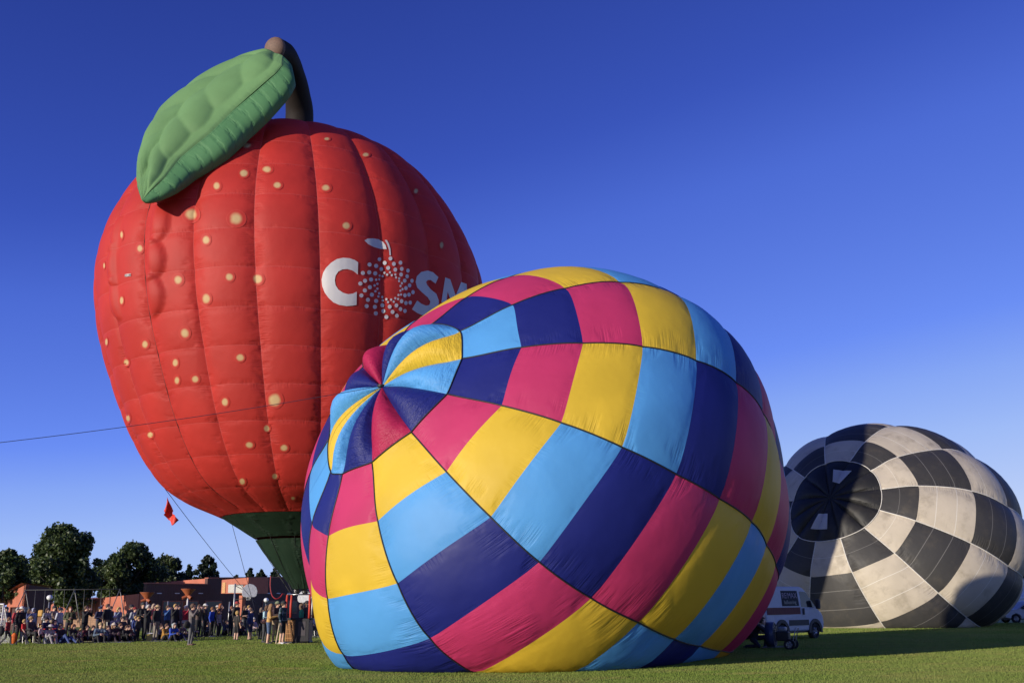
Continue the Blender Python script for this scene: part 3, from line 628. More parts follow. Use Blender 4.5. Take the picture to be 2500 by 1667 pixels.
# tether ropes with a red streamer
def rope(a, b, r, label, sag=0.0):
    a, b = np.array(a), np.array(b); P = [a + (b - a) * q + np.array([0, 0, -sag * 4 * q * (1 - q)]) for q in np.linspace(0, 1, 14)]
    return tag(MB().tube(P, r, 5).build('tether_rope', M_DROPE, None, True), label, 'rope')
ra = at(392, 1178, 45.2); rb = at(607, 1441, 63.0); rc = ra + (rb - ra) * ((ra[2] - 0.02) / (ra[2] - rb[2]))
rope(ra, rc, 0.014, 'long tether rope slanting down from the left side of the red balloon', 0.25)
rope(at(566, 1278, 46.5), at(606, 1398, 47.5) + np.array([0.35, 0.4, -1.8]), 0.012, 'short tether rope dropping from the red balloon near its green skirt')
fl0 = at(412, 1219, 44.9); fl1 = at(434, 1252, 44.85)
PF = []
for i, q in enumerate(np.linspace(0, 1, 13)):
    wq = 0.025 + 0.17 * min(1, q * 2.2) * (0.75 if 0.45 < q < 0.6 else 1) * (1 if q < .62 else 1.35); row = []
    for jx in np.linspace(-1, 1, 9):
        row.append(np.array([fl0[0] + 0.10 * q + 0.22 * q * q + jx * wq - 0.05, fl0[1] - 0.15 * math.sin(q * 7 + jx * 2.5) , fl0[2] - 0.98 * q + 0.09 * math.sin(jx * 3 + q * 4) - (0.12 * (1 - abs(jx)) if q > .9 else 0)]))
    PF.append(row)
o = grid('streamer', np.array(PF), plain((0.60, 0.035, 0.02), 0.6), None); tag(o, 'crumpled red streamer tied to the long tether rope', 'flag')
sm = o.modifiers.new('solid', 'SOLIDIFY'); sm.thickness = 0.008
# ------------------------------------------------------------------ school building behind the crowd
def siding(name, col, pitch=0.30, rough=0.6):
    t = NT(name); p = t.pos(); sp = t.n('SeparateXYZ'); t.l(p, sp.inputs[0])
    u = t.math('ADD', t.math('MULTIPLY', sp.outputs[0], 1.0 / pitch), t.math('MULTIPLY', sp.outputs[1], 0.7 / pitch))
    saw = t.math('PINGPONG', u, 0.5); c = t.mix(t.map(t.noise(p, 0.7, 4), 0.35, 0.7), tuple(x * 0.88 for x in col), tuple(x * 1.08 for x in col))
    return t.done(t.principled(c, rough, 0, t.bump(t.map(saw, 0.02, 0.10), 0.6, 0.03)))
def courses(name, col, h=0.2):
    t = NT(name); p = t.pos(); sp = t.n('SeparateXYZ'); t.l(p, sp.inputs[0])
    b = t.n('TexBrick'); t.l(t.comb(t.math('ADD', sp.outputs[0], t.math('MULTIPLY', sp.outputs[1], .7)), sp.outputs[2]), b.inputs['Vector'])
    b.inputs['Color1'].default_value = col + (1,); b.inputs['Color2'].default_value = tuple(x * .8 for x in col) + (1,); b.inputs['Mortar'].default_value = tuple(x * .45 for x in col) + (1,)
    b.inputs['Scale'].default_value = 1.0; b.inputs['Brick Width'].default_value = .4; b.inputs['Row Height'].default_value = h; b.inputs['Mortar Size'].default_value = .012
    return t.done(t.principled(b.outputs['Color'], .85, 0, t.bump(b.outputs['Fac'], -.4, .01)))
M_TERRA = siding('terracotta siding', (0.46, 0.135, 0.075)); M_TERRA_SHADE = siding('shade-darkened terracotta siding', (0.075, 0.028, 0.021)); M_TANB = courses('tan block', (0.34, 0.20, 0.13))  # second siding: same terracotta, with the shade of the turned-away walls put into its colour
M_ROOFM = plain((0.30, 0.09, 0.055), .5); M_LOUV = plain((0.42, 0.41, 0.38), .5); M_WOOD = plain((0.55, 0.30, 0.12), .55); M_GLASS = plain((0.02, 0.025, 0.03), .08)
dA, dB = Vector((.57, .82, 0)), Vector((.82, -.57, 0))       # the two wall directions, shaded and sunlit
nA, nB = Vector((.82, -.57, 0)), Vector((-.57, -.82, 0))
def march(p, d, px):
    """walk from p along d until the column through pixel px"""
    lo, hi = 0.0, 80.0
    for _ in range(50):
        mid = (lo + hi) / 2; q = p + d * mid; x = project(np.array([[q.x, q.y, 2.0]]))[0, 0]
        if x < px: lo = mid
        else: hi = mid
    return p + d * lo
def zat(p, py):
    d = ray(project(np.array([[p.x, p.y, 2.0]]))[0, 0], py); return float(CAMZ + d[2] * p.y / d[1])
def wall(a, b, z0a, z1a, z0b, z1b, thk, n, name, mat, parent):
    bk = -n * thk; v = [(a.x, a.y, z0a), (b.x, b.y, z0b), (b.x, b.y, z1b), (a.x, a.y, z1a)]
    v += [(p[0] + bk.x, p[1] + bk.y, p[2]) for p in v]
    return MB().add(v, [(0, 1, 2, 3), (5, 4, 7, 6), (4, 0, 3, 7), (1, 5, 6, 2), (3, 2, 6, 7), (4, 5, 1, 0)]).build(name, mat, parent)
V0 = on_ground(120, 100.0); V1 = march(V0, dB, 354); V2 = march(V1, dA, 540); V3 = march(V2, dA, 770)
sch = empty('school_building', ((V0 + V3) / 2)); tag(sch, 'low terracotta school building with a long shaded front behind the crowd', 'building')
zb = zat(V1, 1497); ztl, ztr = zat(V0, 1474), zat(V1, 1447)
wall(V0, V1, 0, zat(V0, 1501), 0, zb, .3, nB, 'block_wall', M_TANB, sch)
wall(V0 + nB * .08, V1 + nB * .08, zat(V0, 1501), ztl, zb, ztr, .38, nB, 'siding_wall', M_TERRA, sch)
for i in range(7):
    q = (i + .6) / 7; p = V0 + (V1 - V0) * q + nB * .14; wall(p, p + dB * .12, zat(V0, 1500), ztl + (ztr - ztl) * q, zat(V0, 1500), ztl + (ztr - ztl) * q, .06, nB, 'siding_rib', M_ROOFM, sch)
zA1, zA3 = zat(V1, 1424), zat(V3, 1409)
zA2 = zat(V2, 1411)
Vm = march(V1, dA, 503); zm0, zm1 = zat(Vm, 1427), zat(Vm, 1411.5)
wall(V1, Vm, 0, zA1, 0, zm0, .4, nA, 'long_wall', M_TERRA_SHADE, sch); wall(Vm, V2, 0, zm1, 0, zA2, .4, nA, 'long_wall', M_TERRA_SHADE, sch); wall(V2, V3, 0, zA2, 0, zA3, .4, nA, 'long_wall', M_TERRA_SHADE, sch)
# parapet cap, and the sunlit clerestory that rises over the roof
for a, b, z0, z1 in ((V1, Vm, zA1, zm0), (Vm, V2, zm1, zA2), (V2, V3, zA2, zA3)): wall(a + nA * .08, b + nA * .08, z0, z0 + .10, z1, z1 + .10, .56, nA, 'parapet_cap', M_ROOFM, sch)
c0 = on_ground(374, 103); c1 = march(c0, dB, 503)
wall(c0, c1, zat(c0, 1426), zat(c0, 1421.5), zat(c1, 1430), zat(c1, 1411.5), .4, nB, 'clerestory_wall', M_TERRA, sch)
# projecting plant-room block with louvre and timber panel
k0 = march(V1 + nA * 2.6 - dA * 4, dA, 538); k1 = march(k0, dB, 603)
blk0, blk1 = zat(k0, 1448), zat(k0, 1415)
wall(k0, k1, blk0, blk1, zat(k1, 1448), zat(k1, 1409), 2.4, nB, 'plant_room', M_TERRA, sch)
def on_wall(px0, px1, y0, y1, name, mat, off=.06, par=None):
    a = march(k0, dB, px0) + nB * off; b = march(k0, dB, px1) + nB * off
    return wall(a, b, zat(a, y1), zat(a, y0), zat(b, y1), zat(b, y0), .1, nB, name, mat, par or sch)
lv = on_wall(556, 592, 1426, 1446.5, 'louvre', M_LOUV)
for i in range(8):
    y = 1427.5 + i * 2.4; on_wall(557, 591, y, y + 1.1, 'slat', plain((0.55, 0.54, 0.50), .5), .10, lv)
on_wall(541, 548.5, 1421, 1447, 'timber_panel', M_WOOD)
a = march(k0, dB, 562); wall(a - nB * 1.0, a - nB * 1.0 + dB * .45, 0, blk0, 0, blk0, .4, nB, 'post', M_TERRA, sch)
# soffit lights and a dark window band on the long wall
for px in (381, 425, 483, 622, 649, 674, 700, 735):
    q = march(V1, dA, px) + nA * .02; wall(q, q + dA * .5, zat(q, 1448.5), zat(q, 1446.5), zat(q, 1448.5), zat(q, 1446.5), .05, nA, 'wall_light', plain((.75, .75, .72), .4), sch)
for px in (396, 440, 500, 640, 690):
    q = march(V1, dA, px) + nA * .05; r_ = q + dA * 2.0; wv_ = wall(q, r_, 1.0, 2.3, 1.0, 2.3, .1, nA, 'window', M_ROOFM, sch)
    wall(q + dA * .1 + nA * .02, r_ - dA * .1 + nA * .02, 1.1, 2.2, 1.1, 2.2, .02, nA, 'pane', M_GLASS, wv_)
r0 = V0 - nB * 14; rv = [(V0.x, V0.y, ztl - .02), (V1.x, V1.y, ztr - .12), (V2.x, V2.y, zm0 - .25), (V3.x, V3.y, zA3 - .05)]
rf = [Vector(q) for q in rv]; back = [q + Vector((-14, 22, 0)) for q in rf]
MB().add([tuple(q) for q in rf + back], [(i, i + 1, i + 5, i + 4) for i in range(3)]).build('roof', M_ROOFM, sch)
for c in sch.children: c.matrix_parent_inverse = Matrix.Translation(-sch.location)
# small gabled house at the far left
h0 = on_ground(16, 84); h1 = march(h0, dB, 58); h2 = march(h1, dA, 125)
hs_ = empty('gabled_house', (h0 + h1) / 2); tag(hs_, 'small terracotta gabled house half hidden by the leftmost tree', 'building')
ze, zr = zat(h1, 1481), zat(h1, 1426)
hm = (h0 + h1) / 2
MB().add([(h0.x, h0.y, ze), (h1.x, h1.y, ze), (h1.x, h1.y, zr), (h0.x, h0.y, zat(h0, 1449))] + [(q.x - nB.x * .3, q.y - nB.y * .3, z) for q, z in ((h0, ze), (h1, ze), (h1, zr), (h0, zat(h0, 1449)))], [(0, 1, 2, 3), (4, 7, 6, 5), (3, 2, 6, 7), (0, 3, 7, 4), (1, 5, 6, 2), (0, 4, 5, 1)]).build('gable_wall', M_TERRA, hs_)
wall(h0 - nB * .5, h1 - nB * .5, 0, ze, 0, ze, .3, nB, 'lower_wall', M_TERRA_SHADE, hs_); wall(h1, h2, 0, zr, 0, zr - .3, .3, nA, 'side_wall', M_TERRA_SHADE, hs_)
for q in (.15, .8): p = h0 + (h1 - h0) * q; wall(p, p + dB * .2, 0, ze, 0, ze, .2, nB, 'porch_post', M_TERRA, hs_)
for i in range(3): p = march(h1, dA, 60.5 + i * 2.3) + nA * .03; wall(p, p + dA * .25, zat(p, 1494), zat(p, 1481), zat(p, 1494), zat(p, 1481), .05, nA, 'window_blind', M_LOUV, hs_)
sl0 = (h0.x + nB.x * .4, h0.y + nB.y * .4, zat(h0, 1447)); sl1 = (h1.x + nB.x * .4, h1.y + nB.y * .4, zr + .12)
MB().add([sl0, sl1, (h2.x, h2.y, zr - .1), (h2.x - dB.x * 9, h2.y - dB.y * 9, zr - 2)], [(0, 1, 2, 3)]).build('roof', M_ROOFM, hs_)
for c in hs_.children: c.matrix_parent_inverse = Matrix.Translation(-hs_.location)

# ------------------------------------------------------------------ trees
def leafmat(name, c0, c1):
    t = NT(name); p = t.pos(); c = t.mix(t.map(t.noise(p, 1.1, 3), .35, .65), c0, c1)
    g_ = t.n('BsdfPrincipled'); t.l(c, g_.inputs['Base Color']); g_.inputs['Roughness'].default_value = .5
    tr = t.n('BsdfTranslucent'); t.l(c, tr.inputs[0]); mx = t.n('MixShader'); mx.inputs[0].default_value = .25; t.l(g_.outputs[0], mx.inputs[1]); t.l(tr.outputs[0], mx.inputs[2])
    return t.done(mx.outputs[0])
LF1 = leafmat('maple foliage', (0.026, 0.050, 0.014), (0.085, 0.120, 0.034)); LF2 = leafmat('pine foliage', (0.016, 0.032, 0.016), (0.036, 0.055, 0.026)); LF3 = leafmat('light foliage', (0.030, 0.050, 0.016), (0.070, 0.095, 0.030))
M_BARK = plain((0.10, 0.075, 0.055), .9)
def leaves(centres, radii, n, size, squash=.9):
    centres = np.array(centres); radii = np.array(radii); pr = radii ** 2.2; pr /= pr.sum(); idx = rng.choice(len(centres), n, p=pr)
    d = rng.normal(size=(n, 3)); d /= np.linalg.norm(d, axis=1, keepdims=True); rr = np.power(rng.random(n), .42) * (1 + .18 * rng.normal(size=n))
    C = centres[idx] + d * (rr * radii[idx])[:, None] * np.array([1, 1, squash])
    sz = size * (.6 + .8 * rng.random(n)); a = rng.normal(size=(n, 3)); a /= np.linalg.norm(a, axis=1, keepdims=True); b = np.cross(a, rng.normal(size=(n, 3))); b /= np.linalg.norm(b, axis=1, keepdims=True)
    V = np.stack([C - a * sz[:, None] * .5, C + b * sz[:, None] * .33 + a * sz[:, None] * .05, C + a * sz[:, None] * .6, C - b * sz[:, None] * .33 + a * sz[:, None] * .05], 1).astype(np.float32)
    me = bpy.data.meshes.new('crown'); me.vertices.add(4 * n); me.vertices.foreach_set('co', V.ravel()); me.loops.add(4 * n); me.loops.foreach_set('vertex_index', np.arange(4 * n, dtype=np.int32))
    me.polygons.add(n); me.polygons.foreach_set('loop_start', np.arange(0, 4 * n, 4, dtype=np.int32)); me.update(); me.validate(); return me
def tree(name, px, Y, ytop, w_px, ybot, label, mat, n=9000, kind='round', size=.34, lean=0):
    base = on_ground(px, Y); H = float(at(px, ytop, Y)[2]); zb_ = max(.6, float(at(px, ybot, Y)[2])); Rw = w_px / 2 * Y / 2320
    o = empty(name, base); tag(o, label, 'tree', 'trees behind the crowd'); cs = []; rs = []
    if kind == 'round':
        h = H - zb_
        for k in range(80):
            u = random.random(); z = zb_ + h * (.06 + .88 * u); lim = Rw * math.sqrt(max(.05, 1 - (2 * u - .80) ** 2 * .75)) * (1.05 - .35 * u)
            a = random.random() * 6.28; r = lim * math.sqrt(random.random()) * random.uniform(.80, 1.02)
            cs.append((r * math.cos(a), r * math.sin(a) * .8, z)); rs.append(Rw * random.choice((.10, .13, .16, .20, .26)))
        cs.append((0, 0, H - Rw * .16)); rs.append(Rw * .16)
    else:
        for k in range(40):
            u = k / 39; z = zb_ + (H - zb_) * u; lim = Rw * (1 - u) ** .8 + .06
            for _ in range(2 if u < .8 else 1):
                a = random.random() * 6.28; r = lim * random.uniform(.2, .75); cs.append((r * math.cos(a), r * math.sin(a), z)); rs.append(max(.14, lim * random.uniform(.25, .42)))
    cr = link('crown', leaves(cs, rs, n, size), mat, o)
    tb = MB(); top = (lean, 0, zb_ + (H - zb_) * .62); tb.tube([(0, 0, 0), (lean * .3, 0, zb_ * .6), (lean * .6, 0, zb_ + .3), top], [.24, .17, .14, .05], 8); trk = tb.build('trunk', M_BARK, o, True)
    for k in range(6):
        a = random.random() * 6.28; z = zb_ + (H - zb_) * random.uniform(.02, .45); L = Rw * random.uniform(.4, .8)
        MB().tube([(lean * .6, 0, z), (L * .5 * math.cos(a), L * .5 * math.sin(a), z + L * .35), (L * math.cos(a), L * math.sin(a), z + L * .6)], [.08, .05, .02], 6).build('limb', M_BARK, o, True)
    return o
tree('maple_tree', 144, 95, 1286, 212, 1480, 'tallest broad dark tree standing behind the swing set', LF1, 40000, size=.31, lean=-.6)
tree('maple_tree', 312, 104, 1334, 170, 1465, 'rounded dark tree right of the tallest tree, above the sunlit wall', LF1, 24000, size=.33)
tree('maple_tree', 4, 84, 1346, 130, 1476, 'dark tree cut off by the left edge of the photo', LF1, 24000, size=.28)
tree('maple_tree', 262, 112, 1372, 110, 1450, 'dim tree squeezed between the tallest tree and its right neighbour', LF1, 12000, size=.34)
tree('broadleaf_tree', 398, 112, 1358, 110, 1440, 'medium tree with a feathery top above the left end of the school roof', LF3, 13000, size=.31)
tree('pine_tree', 454, 118, 1379, 44, 1440, 'narrow small pine over the middle of the school roof', LF2, 3200, 'cone', .36)
tree('broadleaf_tree', 499, 112, 1353, 58, 1440, 'tall slim ragged tree standing alone over the school roof', LF2, 6500, 'round', .28)
tree('pine_tree', 606, 122, 1388, 40, 1430, 'pine just left of the green balloon skirt', LF2, 3000, 'cone', .4)
tree('pine_tree', 634, 124, 1392, 46, 1430, 'pine partly behind the green balloon skirt', LF2, 3000, 'cone', .4)
tree('pine_tree', 573, 126, 1406, 26, 1425, 'tiny conifer tip peeping over the roof by the plant room', LF2, 1400, 'cone', .36)
tree('pine_tree', 668, 120, 1388, 40, 1430, 'conifer behind the tapering end of the green skirt', LF2, 2600, 'cone', .4)

# ------------------------------------------------------------------ playground
M_GALV = plain((0.38, 0.38, 0.37), .4, .6); M_WHITE = plain((0.75, 0.75, 0.73), .5); M_ORANGE = plain((0.36, 0.10, 0.04), .5)
sY = 61.0; sw = empty('swing_set', on_ground(175, sY)); tag(sw, 'tall steel swing set with hanging chains among the spectators', 'swing set')
def loc(o, x, y, Y): p = at(x, y, Y); return Vector(p) - o.location
tz = float(at(175, 1438.5, sY)[2])
xl = on_ground(58, sY).x - sw.location.x; xm = on_ground(178, sY).x - sw.location.x; xr = on_ground(289, sY).x - sw.location.x
M_SW = plain((.17, .17, .165), .5, .3)
MB().tube([(xl - .1, 0, tz), (xr + .1, 0, tz)], .022, 8).build('top_bar', plain((.05, .05, .05), .6), sw, True)
for x in (xl, xm, xr):
    for sx, sy in ((-.55, -.9), (.35, .9)): MB().tube([(x, 0, tz), (x + sx, sy, 0)], .028, 8).build('leg', M_SW, sw, True)
for i, x in enumerate(np.concatenate([np.linspace(xl + .6, xm - .6, 4), np.linspace(xm + .6, xr - .6, 4)])):
    MB().tube([(x, 0, tz), (x + .05, .02, .62)], .010, 5).build('chain', M_SW, sw, True)
for xa in (0, 2):
    for base_ in (np.linspace(xl + .6, xm - .6, 4), np.linspace(xm + .6, xr - .6, 4)):
        x0, x1 = base_[xa] + .05, base_[xa + 1] + .05; v = [(x0 + (x1 - x0) * q, sy, .62 - .16 * 4 * q * (1 - q)) for q in np.linspace(0, 1, 7) for sy in (-.09, .11)]
        MB().add(v, [(2 * i, 2 * i + 2, 2 * i + 3, 2 * i + 1) for i in range(6)]).build('seat', M_DARK, sw, True)
def funnel(px, Y, ytop, label):
    o = empty('funnel_ball_goal', on_ground(px, Y)); tag(o, label, 'ball game', 'funnel ball goals'); zt = float(at(px, ytop, Y)[2])
    MB().lathe([(.10, -.42), (.14, -.36), (.44, 0), (.46, .02), (.43, .02), (.12, -.34)], 20, (0, 0, zt)).build('funnel', M_ORANGE, o, True)
    for k in range(3):
        a = 2.1 * k + 3.6; d = Vector((math.cos(a), math.sin(a), -.45)); s_ = Vector((0, 0, zt - .40))
        MB().tube([s_, s_ + d * .16, s_ + d * .34], [.10, .10, .10], 12, False).build('chute', M_ORANGE, o, True)
    MB().tube([(0, 0, 0), (0, 0, zt - .42)], .05, 10).build('pole', M_WHITE, o, True)
funnel(357, 64, 1446, 'orange funnel ball goal in front of the sunlit wall end'); funnel(457, 63, 1437.5, 'orange funnel ball goal in front of the shaded school wall')
def hoop(px, Y, ytop, px_b, label, face):
    o = empty('basketball_hoop', on_ground(px, Y)); tag(o, label, 'basketball hoop'); zt = float(at(px, ytop, Y)[2]); dx = on_ground(px_b, Y).x - o.location.x
    MB().tube([(0, 0, 0), (0, 0, zt)], .06, 10).build('pole', M_GALV, o, True)
    bz = zt - .85
    for z0, z1 in ((zt - .1, bz + .75), (zt - .15, bz + .15), (zt - 1.2, bz - .25)): MB().tube([(0, 0, z0), (dx, -.15, z1)], .03, 6).build('arm', M_DARK, o, True)
    A = [(-.55, -.3), (-.42, -.42), (.42, -.42), (.55, -.3), (.60, .0), (.50, .3), (.28, .5), (0, .57), (-.28, .5), (-.50, .3), (-.60, .0)]
    M_ = Matrix.Translation((dx + .05, -.15, bz + .25)) @ Matrix.Rotation(R(face), 4, 'Z'); n = len(A)
    v = [M_ @ Vector((x, y_, z)) for y_ in (-.025, .025) for x, z in A]
    bevel(MB().add(v, [tuple(range(n)), tuple(reversed(range(n, 2 * n)))] + [(i, i + n, (i + 1) % n + n, (i + 1) % n) for i in range(n)]).build('backboard', M_WHITE, o), .01)
    MB().tube([M_ @ Vector((.22 * math.cos(q), .32 + .22 * math.sin(q), -.3)) for q in np.linspace(0, 6.283, 21)], .012, 5).build('rim', M_ORANGE, o, True)
    nt_ = MB()
    for q in np.linspace(0, 6.283, 13): nt_.tube([M_ @ Vector((.22 * math.cos(q), .32 + .22 * math.sin(q), -.3)), M_ @ Vector((.13 * math.cos(q + .4), .32 + .13 * math.sin(q + .4), -.65))], .008, 4)
    nt_.build('net', M_WHITE, o)
hoop(571, 79, 1424, 607, 'basketball hoop with a sunlit white fan-shaped backboard seen from behind', 28)
hoop(762, 88, 1440, 742, 'shaded basketball hoop behind the wicker basket', 10)
def globe(px, Y, y, r_px, label):
    o = empty('globe_lamp', on_ground(px, Y)); tag(o, label, 'lamp post'); z = float(at(px, y, Y)[2]); r = r_px * Y / 2330
    MB().ball((0, 0, z), r, 18, (1.08, 1.08, .95)).build('globe', plain((.80, .80, .78), .3), o, True); MB().lathe([(.05, 0), (.09, .04), (.09, .1), (.05, .14)], 12, (0, 0, z - r - .1)).build('fitter', M_DARK, o, True)
    MB().tube([(0, 0, 0), (0, 0, z - r)], .045, 8).build('pole', M_GALV, o, True)
globe(119, 68, 1458, 6.2, 'white globe lamp post against the tallest tree'); globe(649, 86, 1464, 5.2, 'bluish shaded globe lamp post left of the basket')
for px, y0, lab in ((409.5, 1467, 'plain grey pole standing behind the blue-shirted photographer'), (560, 1468, 'plain grey pole just left of the basketball hoop pole'), (248, 1476, 'thin dark pole in front of the sunlit school wall')):
    p = on_ground(px, 70); o = MB().tube([(0, 0, 0), (0, 0, float(at(px, y0, 70)[2]))], .05, 8).build('pole', M_GALV, None, True); o.location = p; o.name = 'tetherball_pole'; tag(o, lab, 'pole')
# yellow playground post
p = on_ground(101, 63); o = empty('play_post', p); tag(o, 'yellow and brown playground post left of the globe lamp', 'post')
bevel(MB().box(-.14, .14, -.06, .06, .0, float(at(101, 1505, 63)[2])).build('lower_panel', plain((.22, .10, .05), .7), o), .02); bevel(MB().box(-.15, .15, -.08, .08, float(at(101, 1504, 63)[2]), float(at(101, 1488, 63)[2])).build('upper_panel', plain((.55, .30, .06), .6), o), .06)
# football goal whose net is cut by the left edge
p = on_ground(-14, 50); o = empty('football_goal', p); tag(o, 'white football goal with net cut by the left edge of the photo', 'goal')
MB().tube([(-2.2, 0, 0), (-2.2, 0, 1.9), (.45, 0, 1.9), (.45, 0, 0)], .05, 8).build('frame', M_WHITE, o, True); MB().tube([(.45, 0, 1.9), (.45, 1.2, 0)], .03, 6).build('stay', M_WHITE, o, True)
nn = MB()
for i in range(15): q = i / 14; nn.tube([(.45, 0, 1.9 * q), (.45, 1.2 * (1 - q) if q > 0 else 1.2, 1.9 * q)], .007, 4, False)
for i in range(12): q = i / 11; nn.tube([(.45, 1.2 * q, 0), (.45, 1.2 * q, 1.9 * (1 - q))], .007, 4, False)
for i in range(24): q = -2.2 + 2.65 * i / 23; nn.tube([(q, 0, 1.9), (q, 1.2, 0)], .007, 4, False)
for i in range(15): q = i / 14; nn.tube([(-2.2, 1.2 * q, 1.9 * (1 - q)), (.45, 1.2 * q, 1.9 * (1 - q))], .007, 4, False)
nn.build('net', M_WHITE, o)
# ------------------------------------------------------------------ vehicles
M_VWHITE = plain((0.44, 0.45, 0.48), .4, 0, .03); M_TYRE = plain((0.015, 0.015, 0.016), .85); M_RIMM = plain((.35, .35, .37), .3, .8); M_TRIM = plain((.03, .03, .032), .6)
def text_mesh(name, txt, size, mat, parent, M_):
    cu = bpy.data.curves.new(name, 'FONT'); cu.body = txt; cu.size = size; cu.extrude = .004; cu.align_x = 'LEFT'
    o = bpy.data.objects.new(name, cu); COL.objects.link(o); dg = bpy.context.evaluated_depsgraph_get(); me = bpy.data.meshes.new_from_object(o.evaluated_get(dg))
    bpy.data.objects.remove(o); me.materials.clear(); q = link(name, me, mat, parent); q.matrix_local = M_; return q
def wheel(parent, x, y, r, wdt, spokes=6):
    sgn = -1 if y < 0 else 1
    def L(prof, name, mat, par): 
        M_ = Matrix.Translation((x, y, r)) @ Matrix.Rotation(R(90) * -sgn, 4, 'X'); return MB().lathe(prof, 26, (0, 0, 0), M_).build(name, mat, par, True)
    wh = L([(r * .62, -wdt / 2), (r * .94, -wdt / 2), (r, -wdt * .36), (r, wdt * .36), (r * .94, wdt / 2), (r * .62, wdt / 2), (r * .60, wdt * .3)], 'wheel', M_TYRE, parent)
    L([(r * .64, wdt * .40), (r * .60, wdt * .30), (r * .52, wdt * .2), (r * .2, wdt * .30), (.0, wdt * .32)], 'rim', M_RIMM, wh)
    b = MB(); M_ = Matrix.Translation((x, y, r)) @ Matrix.Rotation(R(90) * -sgn, 4, 'X')
    for k in range(spokes):
        a = 2 * math.pi * k / spokes; b.tube([M_ @ Vector((.1 * r * math.cos(a), .1 * r * math.sin(a), wdt * .42)), M_ @ Vector((.58 * r * math.cos(a), .58 * r * math.sin(a), wdt * .36))], .03, 5)
    b.build('spokes', M_RIMM, wh, True)
def hull(name, prof, yl, yh, zmid, mat, parent, bv=.05):
    """side profile extruded across the car, narrowing towards the roof"""
    n = len(prof); half = lambda z: yl if z < zmid else yl + (yh - yl) * (z - zmid) / (max(p[1] for p in prof) - zmid)
    v = [(x, s * half(z), z) for s in (-1, 1) for x, z in prof]
    f = [tuple(range(n)), tuple(reversed(range(n, 2 * n)))] + [(i, i + n, (i + 1) % n + n, (i + 1) % n) for i in range(n)]
    return bevel(MB().add(v, f).build(name, mat, parent), bv, 3)
def side_patch(name, poly, half, mat, parent, side=-1, off=.006, thk=.012):
    n = len(poly); v = [(x, side * (half(z) + off), z) for x, z in poly] + [(x, side * (half(z) + off - thk - .01), z) for x, z in poly]
    return MB().add(v, [tuple(range(n)), tuple(reversed(range(n, 2 * n)))] + [(i, i + n, (i + 1) % n + n, (i + 1) % n) for i in range(n)]).build(name, mat, parent)
def arch(name, x, r0, r1, half, parent, side=-1):
    A = np.linspace(-.12, math.pi + .12, 17); rz = .345
    P = [(x + r1 * math.cos(a), rz + r1 * math.sin(a)) for a in A] + [(x + r0 * math.cos(a), rz + r0 * math.sin(a)) for a in reversed(A)]
    v = []; f = []; m_ = len(A)
    for yy in (.03, -.03):
        for (px_, pz) in P: v.append((px_, side * (half(pz) + yy), pz))
    for i in range(m_ - 1): f.append((i, i + 1, 2 * m_ - 2 - i, 2 * m_ - 1 - i))
    N2 = 2 * m_; f += [tuple(j + N2 for j in reversed(q)) for q in f] + [(i, i + N2, (i + 1) % N2 + N2, (i + 1) % N2) for i in range(N2)]
    return MB().add(v, f).build(name, M_TRIM, parent)
van = empty('cargo_van', on_ground(1981, 46.8) - Vector((1.556, .244, 0)), R(42))
tag(van, 'white cargo van with a black lettered panel parked behind the patchwork balloon', 'van')
vh = lambda z: .98 if z < 1.3 else .98 + (.86 - .98) * (z - 1.3) / 1.0
prof = [(-2.45, .42), (-1.78, .40), (-1.72, .62), (-1.52, .78), (-1.32, .80), (-1.1, .74), (-.96, .58), (-.90, .38), (.88, .38), (.94, .58), (1.1, .76), (1.32, .80), (1.54, .76), (1.70, .58), (1.74, .40), (2.02, .44), (2.08, .70), (2.04, 1.0), (1.90, 1.18), (1.58, 1.34), (.86, 2.12), (.70, 2.24), (.45, 2.30), (-2.30, 2.30), (-2.46, 2.15), (-2.50, 1.0)]
hull('body', prof, .98, .86, 1.3, M_VWHITE, van, .06)
MB().box(-2.3, 1.95, -.9, .9, .30, .5).build('underbody', M_TRIM, van)
for x in (-1.35, 1.32):
    for y in (-.86, .86): wheel(van, x, y, .345, .22)
    arch('wheel_arch', x, .40, .55, vh, van); arch('wheel_arch', x, .40, .55, vh, van, 1)
for sd in (-1, 1):
    side_patch('door_window', [(.30, 1.42), (1.36, 1.38), (1.42, 1.46), (.92, 2.00), (.80, 2.08), (.34, 2.10)], vh, M_GLASS, van, sd)
    side_patch('sill_trim', [(-.78, .62), (.80, .62), (.80, .86), (-.78, .86)], vh, M_TRIM, van, sd, .02, .02)
    side_patch('red_stripe', [(-2.40, 1.10), (.20, 1.10), (.20, 1.40), (-2.40, 1.40)], vh, plain((.16, .04, .028), .7), van, sd)
    bevel(MB().box(.34, .47, sd * 1.02 - .02, sd * 1.02 + .02, 1.08, 1.36).build('door_handle', M_TRIM, van), .015)
    bevel(MB().box(1.26, 1.44, sd * 1.18 - .10, sd * 1.18 + .10, 1.32, 1.74).build('mirror', M_TRIM, van), .05)
    pn = side_patch('black_panel', [(-1.15, 1.46), (.16, 1.46), (.16, 2.12), (-1.15, 2.12)], vh, plain((.010, .010, .012), .7), van, sd)
M_LET = plain((.34, .26, .30), .5); M_LET2 = plain((.36, .34, .26), .5)
tl = math.atan2(.12, 1.0)
def side_text(txt, x, z, size, mat):
    text_mesh('lettering', txt, size, mat, van, Matrix.Translation((x, -(vh(z) + .016), z)) @ Matrix.Rotation(R(90) - tl, 4, 'X'))
side_text('RE/MAX', -1.12, 1.80, .335, M_LET); side_text('ballooning', -1.02, 1.55, .235, M_LET2)
MB().add([(1.56, -.80, 1.38), (1.56, .80, 1.38), (.90, .72, 2.10), (.90, -.72, 2.10)], [(0, 1, 2, 3)]).build('windscreen', M_GLASS, van)
